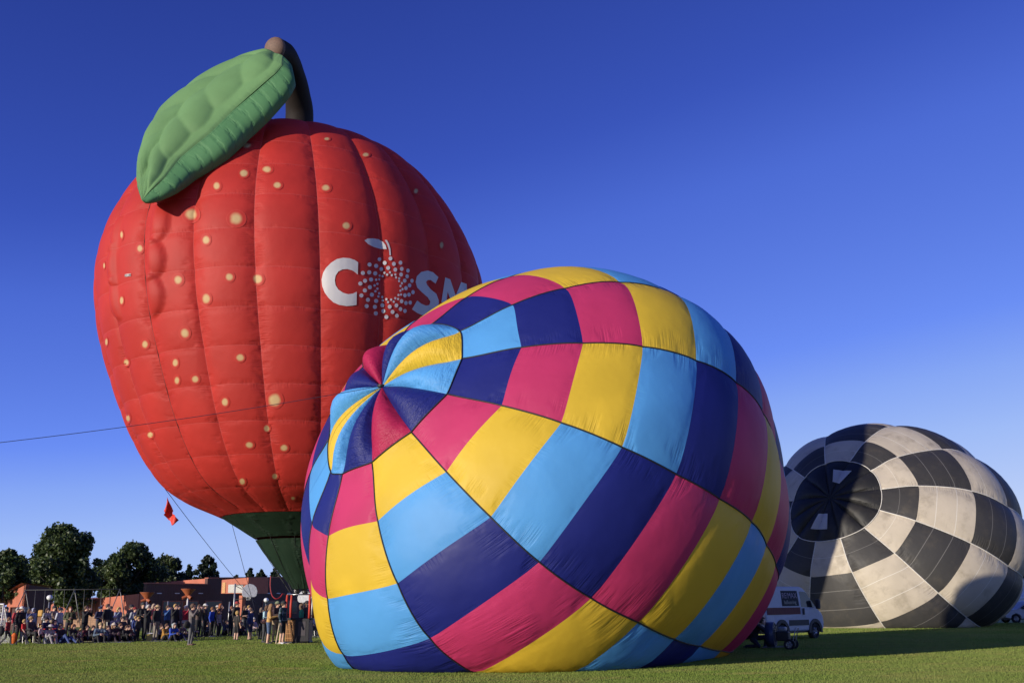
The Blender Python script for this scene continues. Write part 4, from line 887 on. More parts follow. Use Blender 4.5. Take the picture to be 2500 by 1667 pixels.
for q in van.children:
    if q.name.startswith('windscreen'): q.location = (.025, 0, .025)
for y in (-.7, .7): bevel(MB().box(1.93, 2.06, y - .16, y + .16, .92, 1.16).build('headlight', plain((.6, .6, .62), .1), van), .03)
bevel(MB().box(2.02, 2.10, -.85, .85, .42, .72).build('bumper', M_TRIM, van), .03)
# car at the right edge
car = empty('parked_car', on_ground(2466, 76.0) + Vector((1.35, .1, 0)), R(180)); tag(car, 'white car with black mirror parked behind the chequered balloon at the right edge', 'car')
ch = lambda z: .90 if z < .95 else .90 - .20 * (z - .95) / .7
cprof = [(-2.2, .35), (-1.75, .33), (-1.68, .55), (-1.38, .70), (-1.08, .55), (-1.0, .30), (1.0, .30), (1.08, .55), (1.38, .70), (1.68, .55), (1.75, .33), (2.15, .40), (2.22, .70), (2.05, .90), (1.15, 1.02), (.40, 1.50), (.0, 1.60), (-1.5, 1.58), (-2.05, 1.1), (-2.22, .85)]
hull('body', cprof, .90, .70, .95, M_VWHITE, car, .05); MB().box(-1.9, 1.9, -.8, .8, .25, .45).build('underbody', M_TRIM, car)
for x in (-1.38, 1.38):
    for y in (-.80, .80): wheel(car, x, y, .33, .2, 8)
for sd in (-1, 1):
    side_patch('side_window', [(-1.7, 1.05), (1.0, 1.05), (.42, 1.43), (.0, 1.52), (-1.4, 1.50)], ch, M_GLASS, car, sd)
    bevel(MB().box(.72, .90, sd * 1.02 - .08, sd * 1.02 + .08, 1.0, 1.18).build('mirror', M_TRIM, car), .04); side_patch('door_handle', [(-.1, .86), (.12, .86), (.12, .90), (-.1, .90)], ch, M_TRIM, car, sd, .03, .03)
for y in (-.62, .62): bevel(MB().box(2.05, 2.2, y - .2, y + .2, .66, .82).build('headlight', plain((.6, .6, .62), .1), car), .03)
# white canopy beyond it
cp = on_ground(2530, 84); cn = empty('canopy_tent', cp); tag(cn, 'white canopy tent roof peeking out above the parked car', 'tent')
M_CANV = plain((.80, .78, .70), .7)
zc = float(at(2490, 1459, 84)[2]); za = float(at(2530, 1390, 84)[2])
v = [(-2.1, -2.1, zc), (2.1, -2.1, zc), (2.1, 2.1, zc), (-2.1, 2.1, zc), (0, 0, za)]
MB().add(v, [(0, 1, 4), (1, 2, 4), (2, 3, 4), (3, 0, 4)]).build('roof', M_CANV, cn)
for i in range(4):
    a, b = v[i], v[(i + 1) % 4]; MB().add([a, b, (b[0], b[1], zc - .28), (a[0], a[1], zc - .28)], [(0, 1, 2, 3)]).build('valance', M_CANV, cn)
    MB().tube([(a[0] * .97, a[1] * .97, 0), (a[0] * .97, a[1] * .97, zc)], .03, 6).build('leg', M_GALV, cn)
# inflation fan at the mouth of the patchwork balloon
fp = on_ground(1898, 36.4); fan = empty('inflation_fan', fp, R(-25)); tag(fan, 'dark wheeled inflation fan on the shaded grass beside the van', 'fan')
MB().lathe([(.40, -.14), (.43, -.14), (.43, .14), (.40, .14), (.40, -.14)], 26, (0, 0, 0), Matrix.Translation((-.3, 0, .52)) @ Matrix.Rotation(R(90), 4, 'Y')).build('shroud', plain((.03, .04, .09), .4), fan, True)
cg = MB(); M_ = Matrix.Translation((-.3, 0, .52)) @ Matrix.Rotation(R(90), 4, 'Y')
for r in (.1, .2, .3, .4): cg.tube([M_ @ Vector((r * math.cos(q), r * math.sin(q), .15)) for q in np.linspace(0, 6.283, 25)], .006, 4, False)
for k in range(8): cg.tube([M_ @ Vector((0, 0, .15)), M_ @ Vector((.42 * math.cos(k * .785), .42 * math.sin(k * .785), .15))], .006, 4)
cg.build('guard', M_GALV, fan)
for k in range(3):
    a = k * 2.094; MB().add([M_ @ Vector(q) for q in ((.04 * math.cos(a), .04 * math.sin(a), .03), (.38 * math.cos(a - .16), .38 * math.sin(a - .16), .06), (.38 * math.cos(a + .16), .38 * math.sin(a + .16), -.04))], [(0, 1, 2)]).build('blade', M_DARK, fan)
bevel(MB().box(-.1, .35, -.22, .22, .30, .62).build('engine', M_DARK, fan), .04); bevel(MB().box(-.02, .26, -.18, .18, .63, .78).build('fuel_tank', plain((.25, .26, .28), .4), fan), .05)
MB().tube([(-.6, -.3, .08), (.45, -.3, .12), (.62, -.3, .75), (.62, .3, .75), (.45, .3, .12), (-.6, .3, .08), (-.6, -.3, .08)], .02, 6).build('frame', M_GALV, fan, True)
for y in (-.38, .38): wheel(fan, .38, y, .19, .08, 5)
# ------------------------------------------------------------------ people
SL = dict(skin=0, top=1, pants=2, shoe=3, shin=4, fore=5, eye=6)
def hull_pts(p, q, r0, r1, sc=(1, 1, 1)):
    out = []
    for c, r in ((p, r0), (q, r1)):
        for i in range(7):
            t_ = math.pi * i / 6
            for k in range(10): a = 2 * math.pi * k / 10; out.append((c[0] + r * sc[0] * math.sin(t_) * math.cos(a), c[1] + r * sc[1] * math.sin(t_) * math.sin(a), c[2] + r * sc[2] * math.cos(t_)))
    return out
class Body:
    def __init__(s): s.bm = bmesh.new(); s.seg = []
    def cap(s, p, q, r0, r1, slot, sc=(1, 1, 1)):
        vs = [s.bm.verts.new(x) for x in hull_pts(p, q, r0, r1, sc)]; h = bmesh.ops.convex_hull(s.bm, input=vs)
        bmesh.ops.delete(s.bm, geom=[v for v in vs if v.is_valid and not v.link_faces], context='VERTS')
        s.seg.append((np.array(p, float), np.array(q, float), (r0 + r1) / 2, SL[slot]))
def V3(*a): return np.array(a, float)
def base_pose():
    J = dict(pel=V3(0, 0, .95), che=V3(0, 0, 1.28), nek=V3(0, .01, 1.47), hed=V3(0, -.02, 1.62))
    for s, n in ((1, 'L'), (-1, 'R')):
        J['sh' + n] = V3(.185 * s, 0, 1.41); J['el' + n] = V3(.25 * s, .03, 1.13); J['wr' + n] = V3(.26 * s, -.05, .89); J['hn' + n] = V3(.255 * s, -.08, .80)
        J['hp' + n] = V3(.095 * s, 0, .92); J['kn' + n] = V3(.11 * s, -.02, .50); J['an' + n] = V3(.115 * s, .02, .09); J['to' + n] = V3(.135 * s, -.15, .045)
    return J
def lift(J, dy, dz, pitch=0.0):
    for k in list(J):
        if k[:2] in ('pe', 'ch', 'ne', 'he', 'sh', 'el', 'wr', 'hn', 'hp'):
            q = J[k].copy(); z = q[2] - .95; q[1] += dy - math.sin(pitch) * z; q[2] = .95 + math.cos(pitch) * z + dz; J[k] = q
    return J
def arm(J, n, el, wr, hn): J['el' + n], J['wr' + n], J['hn' + n] = map(lambda q: V3(*q), (el, wr, hn))
def leg(J, n, kn, an, to): J['kn' + n], J['an' + n], J['to' + n] = map(lambda q: V3(*q), (kn, an, to))
POSES = {}
def mk(name, J): POSES[name] = J
mk('stand', base_pose())
J = base_pose(); arm(J, 'R', (-.28, -.12, 1.17), (-.12, -.24, 1.45), (-.07, -.24, 1.53)); J['hed'][1] = -.035; mk('shade', J)
J = base_pose(); arm(J, 'R', (-.27, -.18, 1.24), (-.10, -.28, 1.50), (-.06, -.27, 1.58)); arm(J, 'L', (.27, -.18, 1.24), (.10, -.28, 1.50), (.06, -.27, 1.58)); mk('photo', J)
J = base_pose(); arm(J, 'R', (-.28, .0, 1.13), (-.06, -.19, 1.16), (.06, -.20, 1.18)); arm(J, 'L', (.28, .0, 1.13), (.06, -.17, 1.12), (-.07, -.19, 1.12)); mk('folded', J)
J = base_pose(); arm(J, 'R', (-.27, -.08, 1.15), (-.14, -.33, 1.20), (-.10, -.42, 1.22)); arm(J, 'L', (.27, -.08, 1.15), (.14, -.33, 1.20), (.10, -.42, 1.22)); lift(J, 0, 0, .08); mk('reach', J)
J = base_pose(); leg(J, 'L', (.10, -.24, .52), (.10, -.30, .10), (.11, -.47, .07)); leg(J, 'R', (-.10, -.02, .49), (-.10, .33, .15), (-.11, .20, .05)); arm(J, 'L', (.25, .12, 1.15), (.24, .16, .92), (.24, .15, .84)); arm(J, 'R', (-.25, -.08, 1.14), (-.23, -.24, .94), (-.22, -.30, .88)); lift(J, -.02, -.02, .05); mk('walk', J)
J = base_pose(); lift(J, .05, -.80, .22); leg(J, 'L', (.17, -.34, .45), (.13, -.52, .08), (.14, -.68, .05)); leg(J, 'R', (-.17, -.34, .45), (-.13, -.52, .08), (-.14, -.68, .05)); arm(J, 'L', (.29, -.26, .36), (.12, -.46, .40), (.03, -.48, .39)); arm(J, 'R', (-.29, -.26, .36), (-.10, -.46, .42), (.0, -.50, .42)); mk('sit', J)
J = base_pose(); lift(J, .12, -.82, -.22); leg(J, 'L', (.12, -.42, .28), (.12, -.85, .09), (.13, -.93, .22)); leg(J, 'R', (-.15, -.36, .40), (-.12, -.62, .09), (-.13, -.78, .05)); arm(J, 'L', (.27, .30, .34), (.26, .42, .08), (.26, .40, .04)); arm(J, 'R', (-.26, .0, .36), (-.18, -.24, .36), (-.16, -.32, .38)); mk('lounge', J)
J = base_pose(); lift(J, .14, -.45, -.10); leg(J, 'L', (.13, -.32, .50), (.13, -.36, .09), (.14, -.52, .045)); leg(J, 'R', (-.13, -.32, .50), (-.13, -.36, .09), (-.14, -.52, .045)); arm(J, 'L', (.27, .06, .72), (.16, -.18, .62), (.10, -.24, .62)); arm(J, 'R', (-.27, .06, .72), (-.16, -.18, .62), (-.10, -.24, .62)); mk('chair', J)
J = base_pose(); lift(J, .10, -.58, .55); leg(J, 'L', (.14, -.36, .40), (.13, -.28, .09), (.14, -.45, .045)); leg(J, 'R', (-.12, -.10, .09), (-.12, .34, .08), (-.12, .42, .05)); arm(J, 'L', (.25, -.42, .55), (.16, -.58, .38), (.12, -.66, .34)); arm(J, 'R', (-.25, -.42, .55), (-.16, -.60, .36), (-.12, -.68, .32)); mk('kneel', J)
MESH = {}
def body_mesh(name, child=False):
    key = (name, child)
    if key in MESH: return MESH[key]
    J = POSES[name]; B = Body(); c = B.cap; hs = 1.22 if child else 1.0
    sp_dir = J['nek'] - J['pel']; sp_dir /= np.linalg.norm(sp_dir)
    for s in (-.075, .075):
        o_ = V3(s, 0, 0); c(J['pel'] + o_, J['pel'] * .5 + J['che'] * .5 + o_, .115, .108, 'top'); c(J['pel'] * .5 + J['che'] * .5 + o_, J['che'] + o_ + sp_dir * .06, .108, .118, 'top')
        c(J['pel'] + o_ - V3(0, 0, .02), J['pel'] + o_ - V3(0, 0, .06), .118, .112, 'pants')
    c(J['shL'], J['shR'], .078, .078, 'top'); c(J['nek'] - sp_dir * .05, J['nek'] + (J['hed'] - J['nek']) * .5, .060, .056, 'skin')
    h = J['hed']; c(h + V3(0, .012, .025) * hs, h + V3(0, .0, -.01) * hs, .093 * hs, .088 * hs, 'skin'); c(h + V3(0, -.03, -.05) * hs, h + V3(0, -.045, -.085) * hs, .062 * hs, .045 * hs, 'skin')
    c(h + V3(0, -.095, -.005) * hs, h + V3(0, -.112, -.028) * hs, .012, .016, 'skin')
    for s in (-1, 1): c(h + V3(.092 * s, .01, .0) * hs, h + V3(.094 * s, .012, -.03) * hs, .016, .012, 'skin')
    for n, s in (('L', 1), ('R', -1)):
        c(J['sh' + n], J['el' + n], .072, .056, 'top'); c(J['el' + n], J['wr' + n], .054, .038, 'fore')
        w_, hd = J['wr' + n], J['hn' + n]; d = hd - w_; d = d / (np.linalg.norm(d) + 1e-9); sd = np.cross(d, V3(0, -1, .2)); sd = sd / (np.linalg.norm(sd) + 1e-9); fl_ = np.cross(sd, d)
        c(w_, w_ + d * .075, .030, .036, 'skin')
        for k, (L_, o_) in enumerate(((.060, -.030), (.074, -.010), (.070, .011), (.054, .031))):
            b0 = w_ + d * .085 + sd * o_; m_ = b0 + d * L_ * .55; c(b0, m_, .0105, .0098, 'skin'); c(m_, m_ + (d * .8 - fl_ * .5) * L_ * .5, .0098, .0085, 'skin')
        tb = w_ + d * .03 - sd * .034 * s; c(tb, tb + (d * .7 - sd * .6 * s) * .05, .013, .011, 'skin'); c(tb + (d * .7 - sd * .6 * s) * .05, tb + (d * .7 - sd * .6 * s) * .05 + d * .03, .011, .009, 'skin')
        c(J['hp' + n], J['kn' + n], .098, .072, 'pants'); c(J['kn' + n], J['an' + n], .068, .050, 'shin')
        a_ = J['an' + n]; c(a_ + V3(0, .03, -.03), a_ + V3(0, .03, -.03) * .5 + J['to' + n] * .5 - a_ * .5 + a_ * .5 - a_ * 0, .046, .046, 'shoe') if False else c(a_ + V3(0, .025, -.035), J['to' + n], .048, .042, 'shoe')
    me0 = bpy.data.meshes.new('tmp'); B.bm.to_mesh(me0); B.bm.free(); o = bpy.data.objects.new('tmp', me0); COL.objects.link(o)
    rm = o.modifiers.new('r', 'REMESH'); rm.mode = 'VOXEL'; rm.voxel_size = .010; rm.adaptivity = 0
    sm = o.modifiers.new('s', 'SMOOTH'); sm.factor = .5; sm.iterations = 3
    dm = o.modifiers.new('d', 'DECIMATE'); dm.ratio = .22
    dg = bpy.context.evaluated_depsgraph_get(); me = bpy.data.meshes.new_from_object(o.evaluated_get(dg)); bpy.data.objects.remove(o); bpy.data.meshes.remove(me0)
    me.name = 'person'; n = len(me.polygons); C = np.empty(n * 3, dtype=np.float32); me.polygons.foreach_get('center', C); C = C.reshape(-1, 3).astype(float)
    best = np.full(n, 1e9); sl_ = np.zeros(n, dtype=np.int32)
    for p, q, r, slot in B.seg:
        d = q - p; t_ = np.clip(((C - p) @ d) / (d @ d + 1e-12), 0, 1); dist = np.linalg.norm(C - (p + t_[:, None] * d), axis=1) - r
        msk = dist < best; best[msk] = dist[msk]; sl_[msk] = slot
    for s in (-1, 1):
        e = h + V3(.034 * s, -.092, .012) * hs; sl_[np.linalg.norm(C - e, axis=1) < .017] = SL['eye']
    sl_[np.linalg.norm((C - (h + V3(0, -.10, -.07) * hs)) * V3(.6, 1, 1.6), axis=1) < .018] = SL['eye']
    me.materials.clear()
    for _ in range(7): me.materials.append(None)
    me.polygons.foreach_set('material_index', sl_); me.polygons.foreach_set('use_smooth', np.ones(n, dtype=bool)); me.update(); MESH[key] = me; return me
def head_shell(kind, hs):
    """hair, caps, hoods and hats that sit on the head (head centre at the origin, face towards -y)"""
    key = (kind, hs)
    if key in MESH: return MESH[key]
    bm = bmesh.new(); bmesh.ops.create_icosphere(bm, subdivisions=3, radius=1.0)
    for v in bm.verts: v.co = Vector((v.co.x * .107, v.co.y * .118 + .012, v.co.z * .118 + .022))
    def keep(p):
        if kind == 'short': return not (p.y < -.045 and p.z < .075) and p.z > -.055 and not (p.y < .0 and p.z < -.01)
        if kind in ('long', 'pony'): return not (p.y < -.05 and p.z < .078) and not (p.y < -.005 and p.z < -.06)
        if kind in ('cap', 'beanie', 'hat'): return p.z > .035
        if kind == 'hood': return not (p.y < -.055)
        return True
    bmesh.ops.delete(bm, geom=[f for f in bm.faces if not keep(f.calc_center_median())], context='FACES')
    for v in bm.verts:
        if kind == 'long' and v.co.z < .0: v.co.z = v.co.z * 2.3; v.co.x *= 1.12; v.co.y = max(v.co.y, -.02) * 1.05 + .01
        if kind == 'hood': v.co *= 1.13
        if kind in ('cap', 'beanie', 'hat'): v.co *= 1.05
    ex = []
    if kind in ('cap', 'hat'):
        for i, a in enumerate(np.linspace(0, 2 * math.pi, 25)[:-1] if kind == 'hat' else np.linspace(math.pi * 1.12, math.pi * 1.88, 11)):
            r1 = .108; r2 = .185
            ex.append((bm.verts.new((r1 * math.cos(a), r1 * math.sin(a) * 1.08 + .01, .042)), bm.verts.new(((r2 if kind == 'hat' else r1 * 1.0) * math.cos(a), (r2 if kind == 'hat' else r1 * 1.08 + .075 * abs(math.sin(a))) * math.sin(a) + .01, .030))))
        for i in range(len(ex) - (0 if kind == 'hat' else 1)): a, b = ex[i], ex[(i + 1) % len(ex)]; bm.faces.new((a[0], a[1], b[1], b[0]))
    bmesh.ops.scale(bm, vec=(hs, hs, hs), verts=bm.verts)
    bmesh.ops.solidify(bm, geom=bm.faces[:], thickness=-.008)
    me = bpy.data.meshes.new(kind); bm.to_mesh(me); bm.free(); me.polygons.foreach_set('use_smooth', np.ones(len(me.polygons), dtype=bool)); me.materials.append(None); MESH[key] = me; return me
SKIN = [(0.62, 0.38, 0.27), (0.66, 0.42, 0.31), (0.50, 0.28, 0.18)]; M_EYE = plain((.05, .03, .025), .4)
def person(px, Y, pose, top, pants, label, rz=70, h=1.74, hair='short', hcol=(.10, .06, .035), cap=None, capcol=(.03, .03, .04), shoes=(.05, .05, .05), shorts=False, short_sleeve=False, child=False, skin=0, z=0.0, group='spectators on the grass', pos=None):
    me = body_mesh(pose, child); o = bpy.data.objects.new('person', me); COL.objects.link(o)
    o.location = pos if pos is not None else on_ground(px, Y); o.location.z += z; s = h / 1.74; o.scale = (s * (1.0 if not child else .96), s, s); o.rotation_euler = (0, 0, R(rz))
    sk = plain(SKIN[skin], .5); tm = plain(top, .8, 0, .22) if isinstance(top, tuple) else top; pm = plain(pants, .8, 0, .2); sh = plain(shoes, .6)
    for i, mt in enumerate((sk, tm, pm, sh, sk if shorts else pm, sk if short_sleeve else tm, M_EYE)): o.material_slots[i].link = 'OBJECT'; o.material_slots[i].material = mt
    tag(o, label, 'person', group)
    hd = POSES[pose]['hed']; hs = 1.22 if child else 1.0
    for kind, colr, nm in ((hair, hcol, 'hair'), (cap, capcol, {'cap': 'cap', 'beanie': 'beanie', 'hat': 'hat', 'hood': 'hood', None: None}[cap])):
        if kind is None: continue
        q = bpy.data.objects.new(nm, head_shell(kind, hs)); COL.objects.link(q); q.parent = o; q.location = tuple(hd); q.material_slots[0].link = 'OBJECT'; q.material_slots[0].material = plain(colr, .8, 0, .25)
    return o
def plaid(name, a, b, c, sc=9.0):
    t = NT(name); tc = t.n('TexCoord').outputs['Object']; sp = t.n('SeparateXYZ'); t.l(tc, sp.inputs[0])
    u = t.math('PINGPONG', t.math('MULTIPLY', t.math('ADD', sp.outputs[0], t.math('MULTIPLY', sp.outputs[1], .8)), sc), .5); v = t.math('PINGPONG', t.math('MULTIPLY', sp.outputs[2], sc * .7), .5)
    col = t.mix(t.math('MULTIPLY', t.math('GREATER_THAN', u, .28), .5), a, b); col = t.mix(t.math('MULTIPLY', t.math('GREATER_THAN', v, .30), .5), col, b)
    ln = t.math('MAXIMUM', t.math('LESS_THAN', u, .045), t.math('LESS_THAN', v, .045)); col = t.mix(t.math('MULTIPLY', ln, .8), col, c); return t.done(t.principled(col, .85))
P_GREEN = plaid('green plaid', (.015, .05, .05), (.012, .02, .05), (.28, .33, .38), 4.5); P_TAN = plaid('tan plaid', (.42, .30, .22), (.10, .06, .05), (.55, .50, .42)); P_STRIPE = plaid('striped knit', (.62, .60, .58), (.05, .05, .06), (.03, .03, .03), 6)
P_FLORAL = plaid('floral print', (.50, .42, .44), (.12, .10, .16), (.60, .50, .50), 13)
BLK, NAV, GRY, CHA, DNM, KHA = (.015, .015, .017), (.02, .025, .07), (.16, .15, .15), (.05, .05, .055), (.07, .11, .20), (.33, .24, .14)
BLOND, RDH, BRN, GRH = (.42, .27, .10), (.26, .08, .025), (.10, .055, .03), (.45, .43, .40)
person(16, 53, 'folded', NAV, BLK, 'man in a navy tee and dark cap beside the goal net', 40, 1.76, cap='cap', short_sleeve=True)
person(24, 48.3, 'walk', (.22, .015, .02), CHA, 'boy in a maroon jacket striding right at the far left', 85, 1.27, child=True, hcol=(.16, .08, .04), group='children walking past')
person(44, 59, 'stand', (.45, .04, .05), CHA, 'person in a red top by the left leg of the swing set', 60, 1.72, hcol=GRH)
person(54, 51.5, 'stand', BLK, BLK, 'person all in black with a white cap behind the boy in red', 60, 1.76, cap='cap', capcol=(.6, .6, .58))
person(62, 48.6, 'walk', (.50, .015, .02), GRY, 'blond boy in a bright red tee walking right', 85, 1.16, child=True, hcol=BLOND, short_sleeve=True, group='children walking past')
person(73, 58, 'shade', (.10, .12, .24), CHA, 'person in a navy and white hooded top behind the seated brown-capped man', 75, 1.66, hair='long')
person(83, 59.5, 'stand', (.30, .32, .42), DNM, 'person in a pale grey-blue hoodie left of the yellow post', 70, 1.68, cap='hood', capcol=(.30, .32, .42))
person(87, 50.5, 'chair', CHA, BLK, 'man in a brown cap sitting on a dark chair near the red-shirted boy', 70, 1.74, cap='cap', capcol=(.30, .20, .09))
person(106, 48.9, 'stand', (.62, .48, .50), BLK, 'toddler in a pale pink coat standing at the edge of the grass', 80, .88, child=True, hcol=BLOND, group='children walking past')
person(117, 56.5, 'folded', P_STRIPE, CHA, 'woman in a white top with black stripes under the globe lamp', 60, 1.68, hair='long', hcol=BRN)
person(133, 58, 'folded', P_TAN, KHA, 'man in a tan plaid shirt and cap right of the globe lamp', 50, 1.80, cap='cap')
person(148, 56, 'stand', (.45, .46, .50), DNM, 'man in a white and grey tee with dark cap left of the parka woman', 75, 1.70, cap='cap', capcol=NAV)
person(173, 54, 'folded', (.055, .065, .030), (.05, .04, .05), 'red-haired woman in a long olive parka by the middle swing leg', 30, 1.74, hair='long', hcol=RDH)
person(211, 54, 'photo', BLK, BLK, 'man in black raising binoculars in front of the sunlit wall', 75, 1.78)
person(126, 49.3, 'sit', (.36, .34, .34), (.30, .28, .30), 'seated person in grey hoodie and white hat beside the toddler', 60, 1.70, cap='hat', capcol=(.65, .62, .58), group='people sitting on the grass')
person(123, 52.0, 'chair', NAV, (.03, .03, .06), 'adult in navy with a dark beanie sitting in a red camp chair', 60, 1.66, cap='beanie', capcol=(.03, .025, .03))
person(143, 52.3, 'chair', (.05, .07, .18), CHA, 'child in navy and sunglasses sitting in the second red camp chair', 60, 1.45, child=True, hcol=BRN)
person(162, 49.6, 'lounge', BLK, (.04, .07, .20), 'person in blue jeans lounging on the grass under the middle swing leg', 60, 1.76, group='people sitting on the grass')
person(181, 51, 'sit', BLK, CHA, 'long-haired woman in black sitting just right of the lounging person in jeans', 65, 1.68, hair='long', hcol=(.30, .14, .06), group='people sitting on the grass')
person(194, 52.5, 'sit', (.55, .40, .36), NAV, 'small child in pink sitting in front of the binocular man', 80, 1.05, child=True, hcol=RDH, group='people sitting on the grass')
person(201, 55.5, 'sit', (.6, .58, .56), GRY, 'small child in white sitting behind the child in pink', 80, 1.1, child=True, hcol=BLOND, group='people sitting on the grass')
person(245, 59, 'folded', NAV, CHA, 'man in navy with a dark cap behind the man sitting in a tan cap', 60, 1.74, cap='cap', capcol=NAV)
person(249, 50.4, 'sit', (.10, .15, .21), BLK, 'seated man in a tan cap and blue-grey shirt resting arms on his knees', 35, 1.80, cap='cap', capcol=(.38, .28, .14), group='people sitting on the grass')
person(263, 58.5, 'stand', BLK, KHA, 'tall man in a black jacket and khaki trousers left of the right swing legs', 70, 1.88)
person(271, 60.5, 'stand', (.06, .05, .05), CHA, 'man half hidden just behind the tall man in khaki trousers', 70, 1.76)
person(279, 51.6, 'sit', (.045, .028, .040), (.045, .03, .04), 'woman in a beige sun hat sitting wrapped in a dark plum blanket', 60, 1.72, hair='long', hcol=(.35, .20, .10), cap='hat', capcol=(.55, .48, .38), group='people sitting on the grass')
person(290, 57, 'shade', (.20, .25, .36), DNM, 'blond woman in pale denim by the right swing legs', 60, 1.70, hair='long', hcol=BLOND)
person(296, 52.6, 'sit', BLK, BLK, 'dark-clothed person sitting right of the plum blanket', 60, 1.66, hcol=(.2, .1, .05), group='people sitting on the grass')
person(288, 55.0, 'chair', (.40, .36, .34), CHA, 'person in a white cap sitting behind the plum blanket', 50, 1.70, cap='cap', capcol=(.6, .58, .55))
person(306, 54.2, 'chair', CHA, BLK, 'person in charcoal sitting on a low chair left of the man in grey', 50, 1.62, hcol=BRN)
person(321, 57.5, 'stand', (.11, .105, .10), CHA, 'man in a grey tee and black cap before the tan block wall', 60, 1.82, cap='cap', short_sleeve=True)
person(330, 56.5, 'folded', (.36, .37, .40), NAV, 'person in grey sleeves and a red cap right of the grey-shirted man', 55, 1.68, cap='cap', capcol=(.32, .03, .03))
person(334, 53.6, 'stand', (.05, .08, .26), DNM, 'blond child in blue standing in front of the red cap', 60, 1.22, child=True, hcol=BLOND, group='children in the crowd')
person(341, 53.2, 'stand', CHA, BLK, 'second blond child in dark clothes right of the child in blue', 70, 1.18, child=True, hcol=BLOND, group='children in the crowd')
person(349, 55, 'folded', BLK, BLK, 'big man in a black jacket and cap under the orange funnel', 40, 1.92, cap='cap', capcol=(.05, .05, .05))
person(362, 53.2, 'shade', BLK, BLK, 'white-haired man in black with a hand to his face', 75, 1.80, hcol=GRH)
person(375, 57.5, 'shade', (.42, .10, .09), GRY, 'tall woman with a red top behind the tan-capped man', 65, 1.86, hair='long', hcol=(.40, .30, .22))
person(385, 52.6, 'stand', BLK, (.24, .21, .17), 'man in a black jacket, tan cap and stone trousers left of the yellow cooler', 75, 1.78, cap='cap', capcol=(.42, .30, .17))
person(408, 52.0, 'sit', (.34, .17, .025), BLK, 'person in a mustard jacket sitting on the grass', 60, 1.62, hcol=BRN, group='people sitting on the grass')
person(410, 59, 'photo', (.05, .13, .32), CHA, 'man in a blue shirt holding up a phone in front of a grey pole', 60, 1.78)
person(427, 51.6, 'sit', (.03, .08, .45), BLK, 'woman in a bright blue jacket and sunglasses sitting on the grass', 50, 1.68, hair='long', hcol=GRH, group='people sitting on the grass')
person(438, 51.8, 'lounge', (.12, .17, .19), NAV, 'person in a teal hat sitting right beside the bright blue jacket', 75, 1.66, cap='beanie', capcol=(.14, .22, .24), group='people sitting on the grass')
person(428, 57.5, 'shade', BLK, (.03, .03, .06), 'large person in black behind the bright blue jacket', 60, 1.84, hcol=BLOND)
person(436, 60, 'stand', (.10, .08, .08), BLK, 'person in dark brown half hidden right of the large person in black', 60, 1.80, hair='long', hcol=BRN)
person(454, 58, 'shade', (.48, .03, .05), (.5, .5, .5), 'white-haired woman in a red top left of the bag-carrying man', 75, 1.76, hcol=(.6, .58, .55))
person(446, 53.5, 'sit', (.16, .10, .10), BLK, 'person in dark red-brown sitting behind the teal hat', 60, 1.60, hcol=BRN, group='people sitting on the grass')
MANP = on_ground(471, 45.6)
person(471, 45.6, 'photo', (.15, .13, .125), (.13, .13, .135), 'man in a grey jacket and grey trousers taking a photo nearest the camera', 82, 1.80, hcol=(.10, .06, .04), shoes=(.14, .07, .05), group='people standing in the open')
person(487, 57.5, 'photo', (.09, .06, .05), BLK, 'person raising a phone just right of the nearest photographer', 60, 1.80)
person(501, 58.5, 'stand', (.05, .055, .045), (.04, .045, .05), 'man in a white cap and dark jacket left of the boy in royal blue', 75, 1.84, cap='cap', capcol=(.6, .6, .57))
person(494, 61, 'stand', BLK, BLK, 'shadowed person in black behind the white-capped man', 60, 1.74)
person(519, 58.5, 'stand', (.02, .07, .48), BLK, 'boy in a royal blue jacket and black trousers', 80, 1.66, hcol=(.22, .10, .04), shoes=(.5, .5, .5), group='people standing in the open')
person(538, 61.5, 'shade', (.07, .025, .025), CHA, 'red-haired woman in maroon behind the girl in floral print', 75, 1.86, hair='long', hcol=RDH)
person(531, 63.5, 'stand', BLK, BLK, 'person in a dark cap glimpsed left of the maroon woman', 60, 1.76, cap='cap', capcol=(.5, .45, .42))
person(537, 58.8, 'stand', P_FLORAL, BLK, 'girl in a floral hoodie and black trousers', 80, 1.46, child=True, hair='long', hcol=(.28, .13, .05), group='people standing in the open')
person(566, 59.5, 'photo', BLK, BLK, 'person in black raising both hands left of the basketball pole', 70, 1.70, hcol=(.2, .08, .04))
person(578, 58.0, 'stand', (.03, .025, .022), CHA, 'tall man in dark clothes and red cap under the hoop', 70, 1.94, cap='cap', capcol=(.32, .04, .04))
person(553, 60.5, 'sit', (.05, .05, .07), BLK, 'person sitting in shadow right of the floral girl', 60, 1.7, hcol=BRN, group='people sitting on the grass')
person(581, 52.2, 'stand', (.025, .022, .02), BLK, 'blond boy in black tee and shorts with his back to the camera', 150, 1.43, child=True, hcol=BLOND, shorts=True, short_sleeve=True, group='people standing in the open')
person(599, 61, 'folded', BLK, (.12, .12, .12), 'woman in a black tee behind and left of the boy in navy', 60, 1.72, hair='long', hcol=BRN, short_sleeve=True)
person(608, 62.5, 'stand', (.40, .36, .48), CHA, 'pale lilac-clothed person just behind the boy in navy', 60, 1.74, hcol=BLOND)
person(614, 52.8, 'stand', (.02, .035, .16), (.03, .03, .07), 'boy in a navy tracksuit top and dark shorts', 80, 1.58, hcol=(.07, .04, .03), shorts=True, group='people standing in the open')
person(626, 58.5, 'chair', (.55, .42, .45), BLK, 'child in pink and white hat sitting right of the navy boy', 60, 1.40, child=True, cap='beanie', capcol=(.6, .58, .56))
person(639, 53.4, 'stand', BLK, BLK, 'woman in a black hoodie and black trousers left of the basket crew', 75, 1.60, hair='long', hcol=(.16, .12, .09), group='people standing in the open')
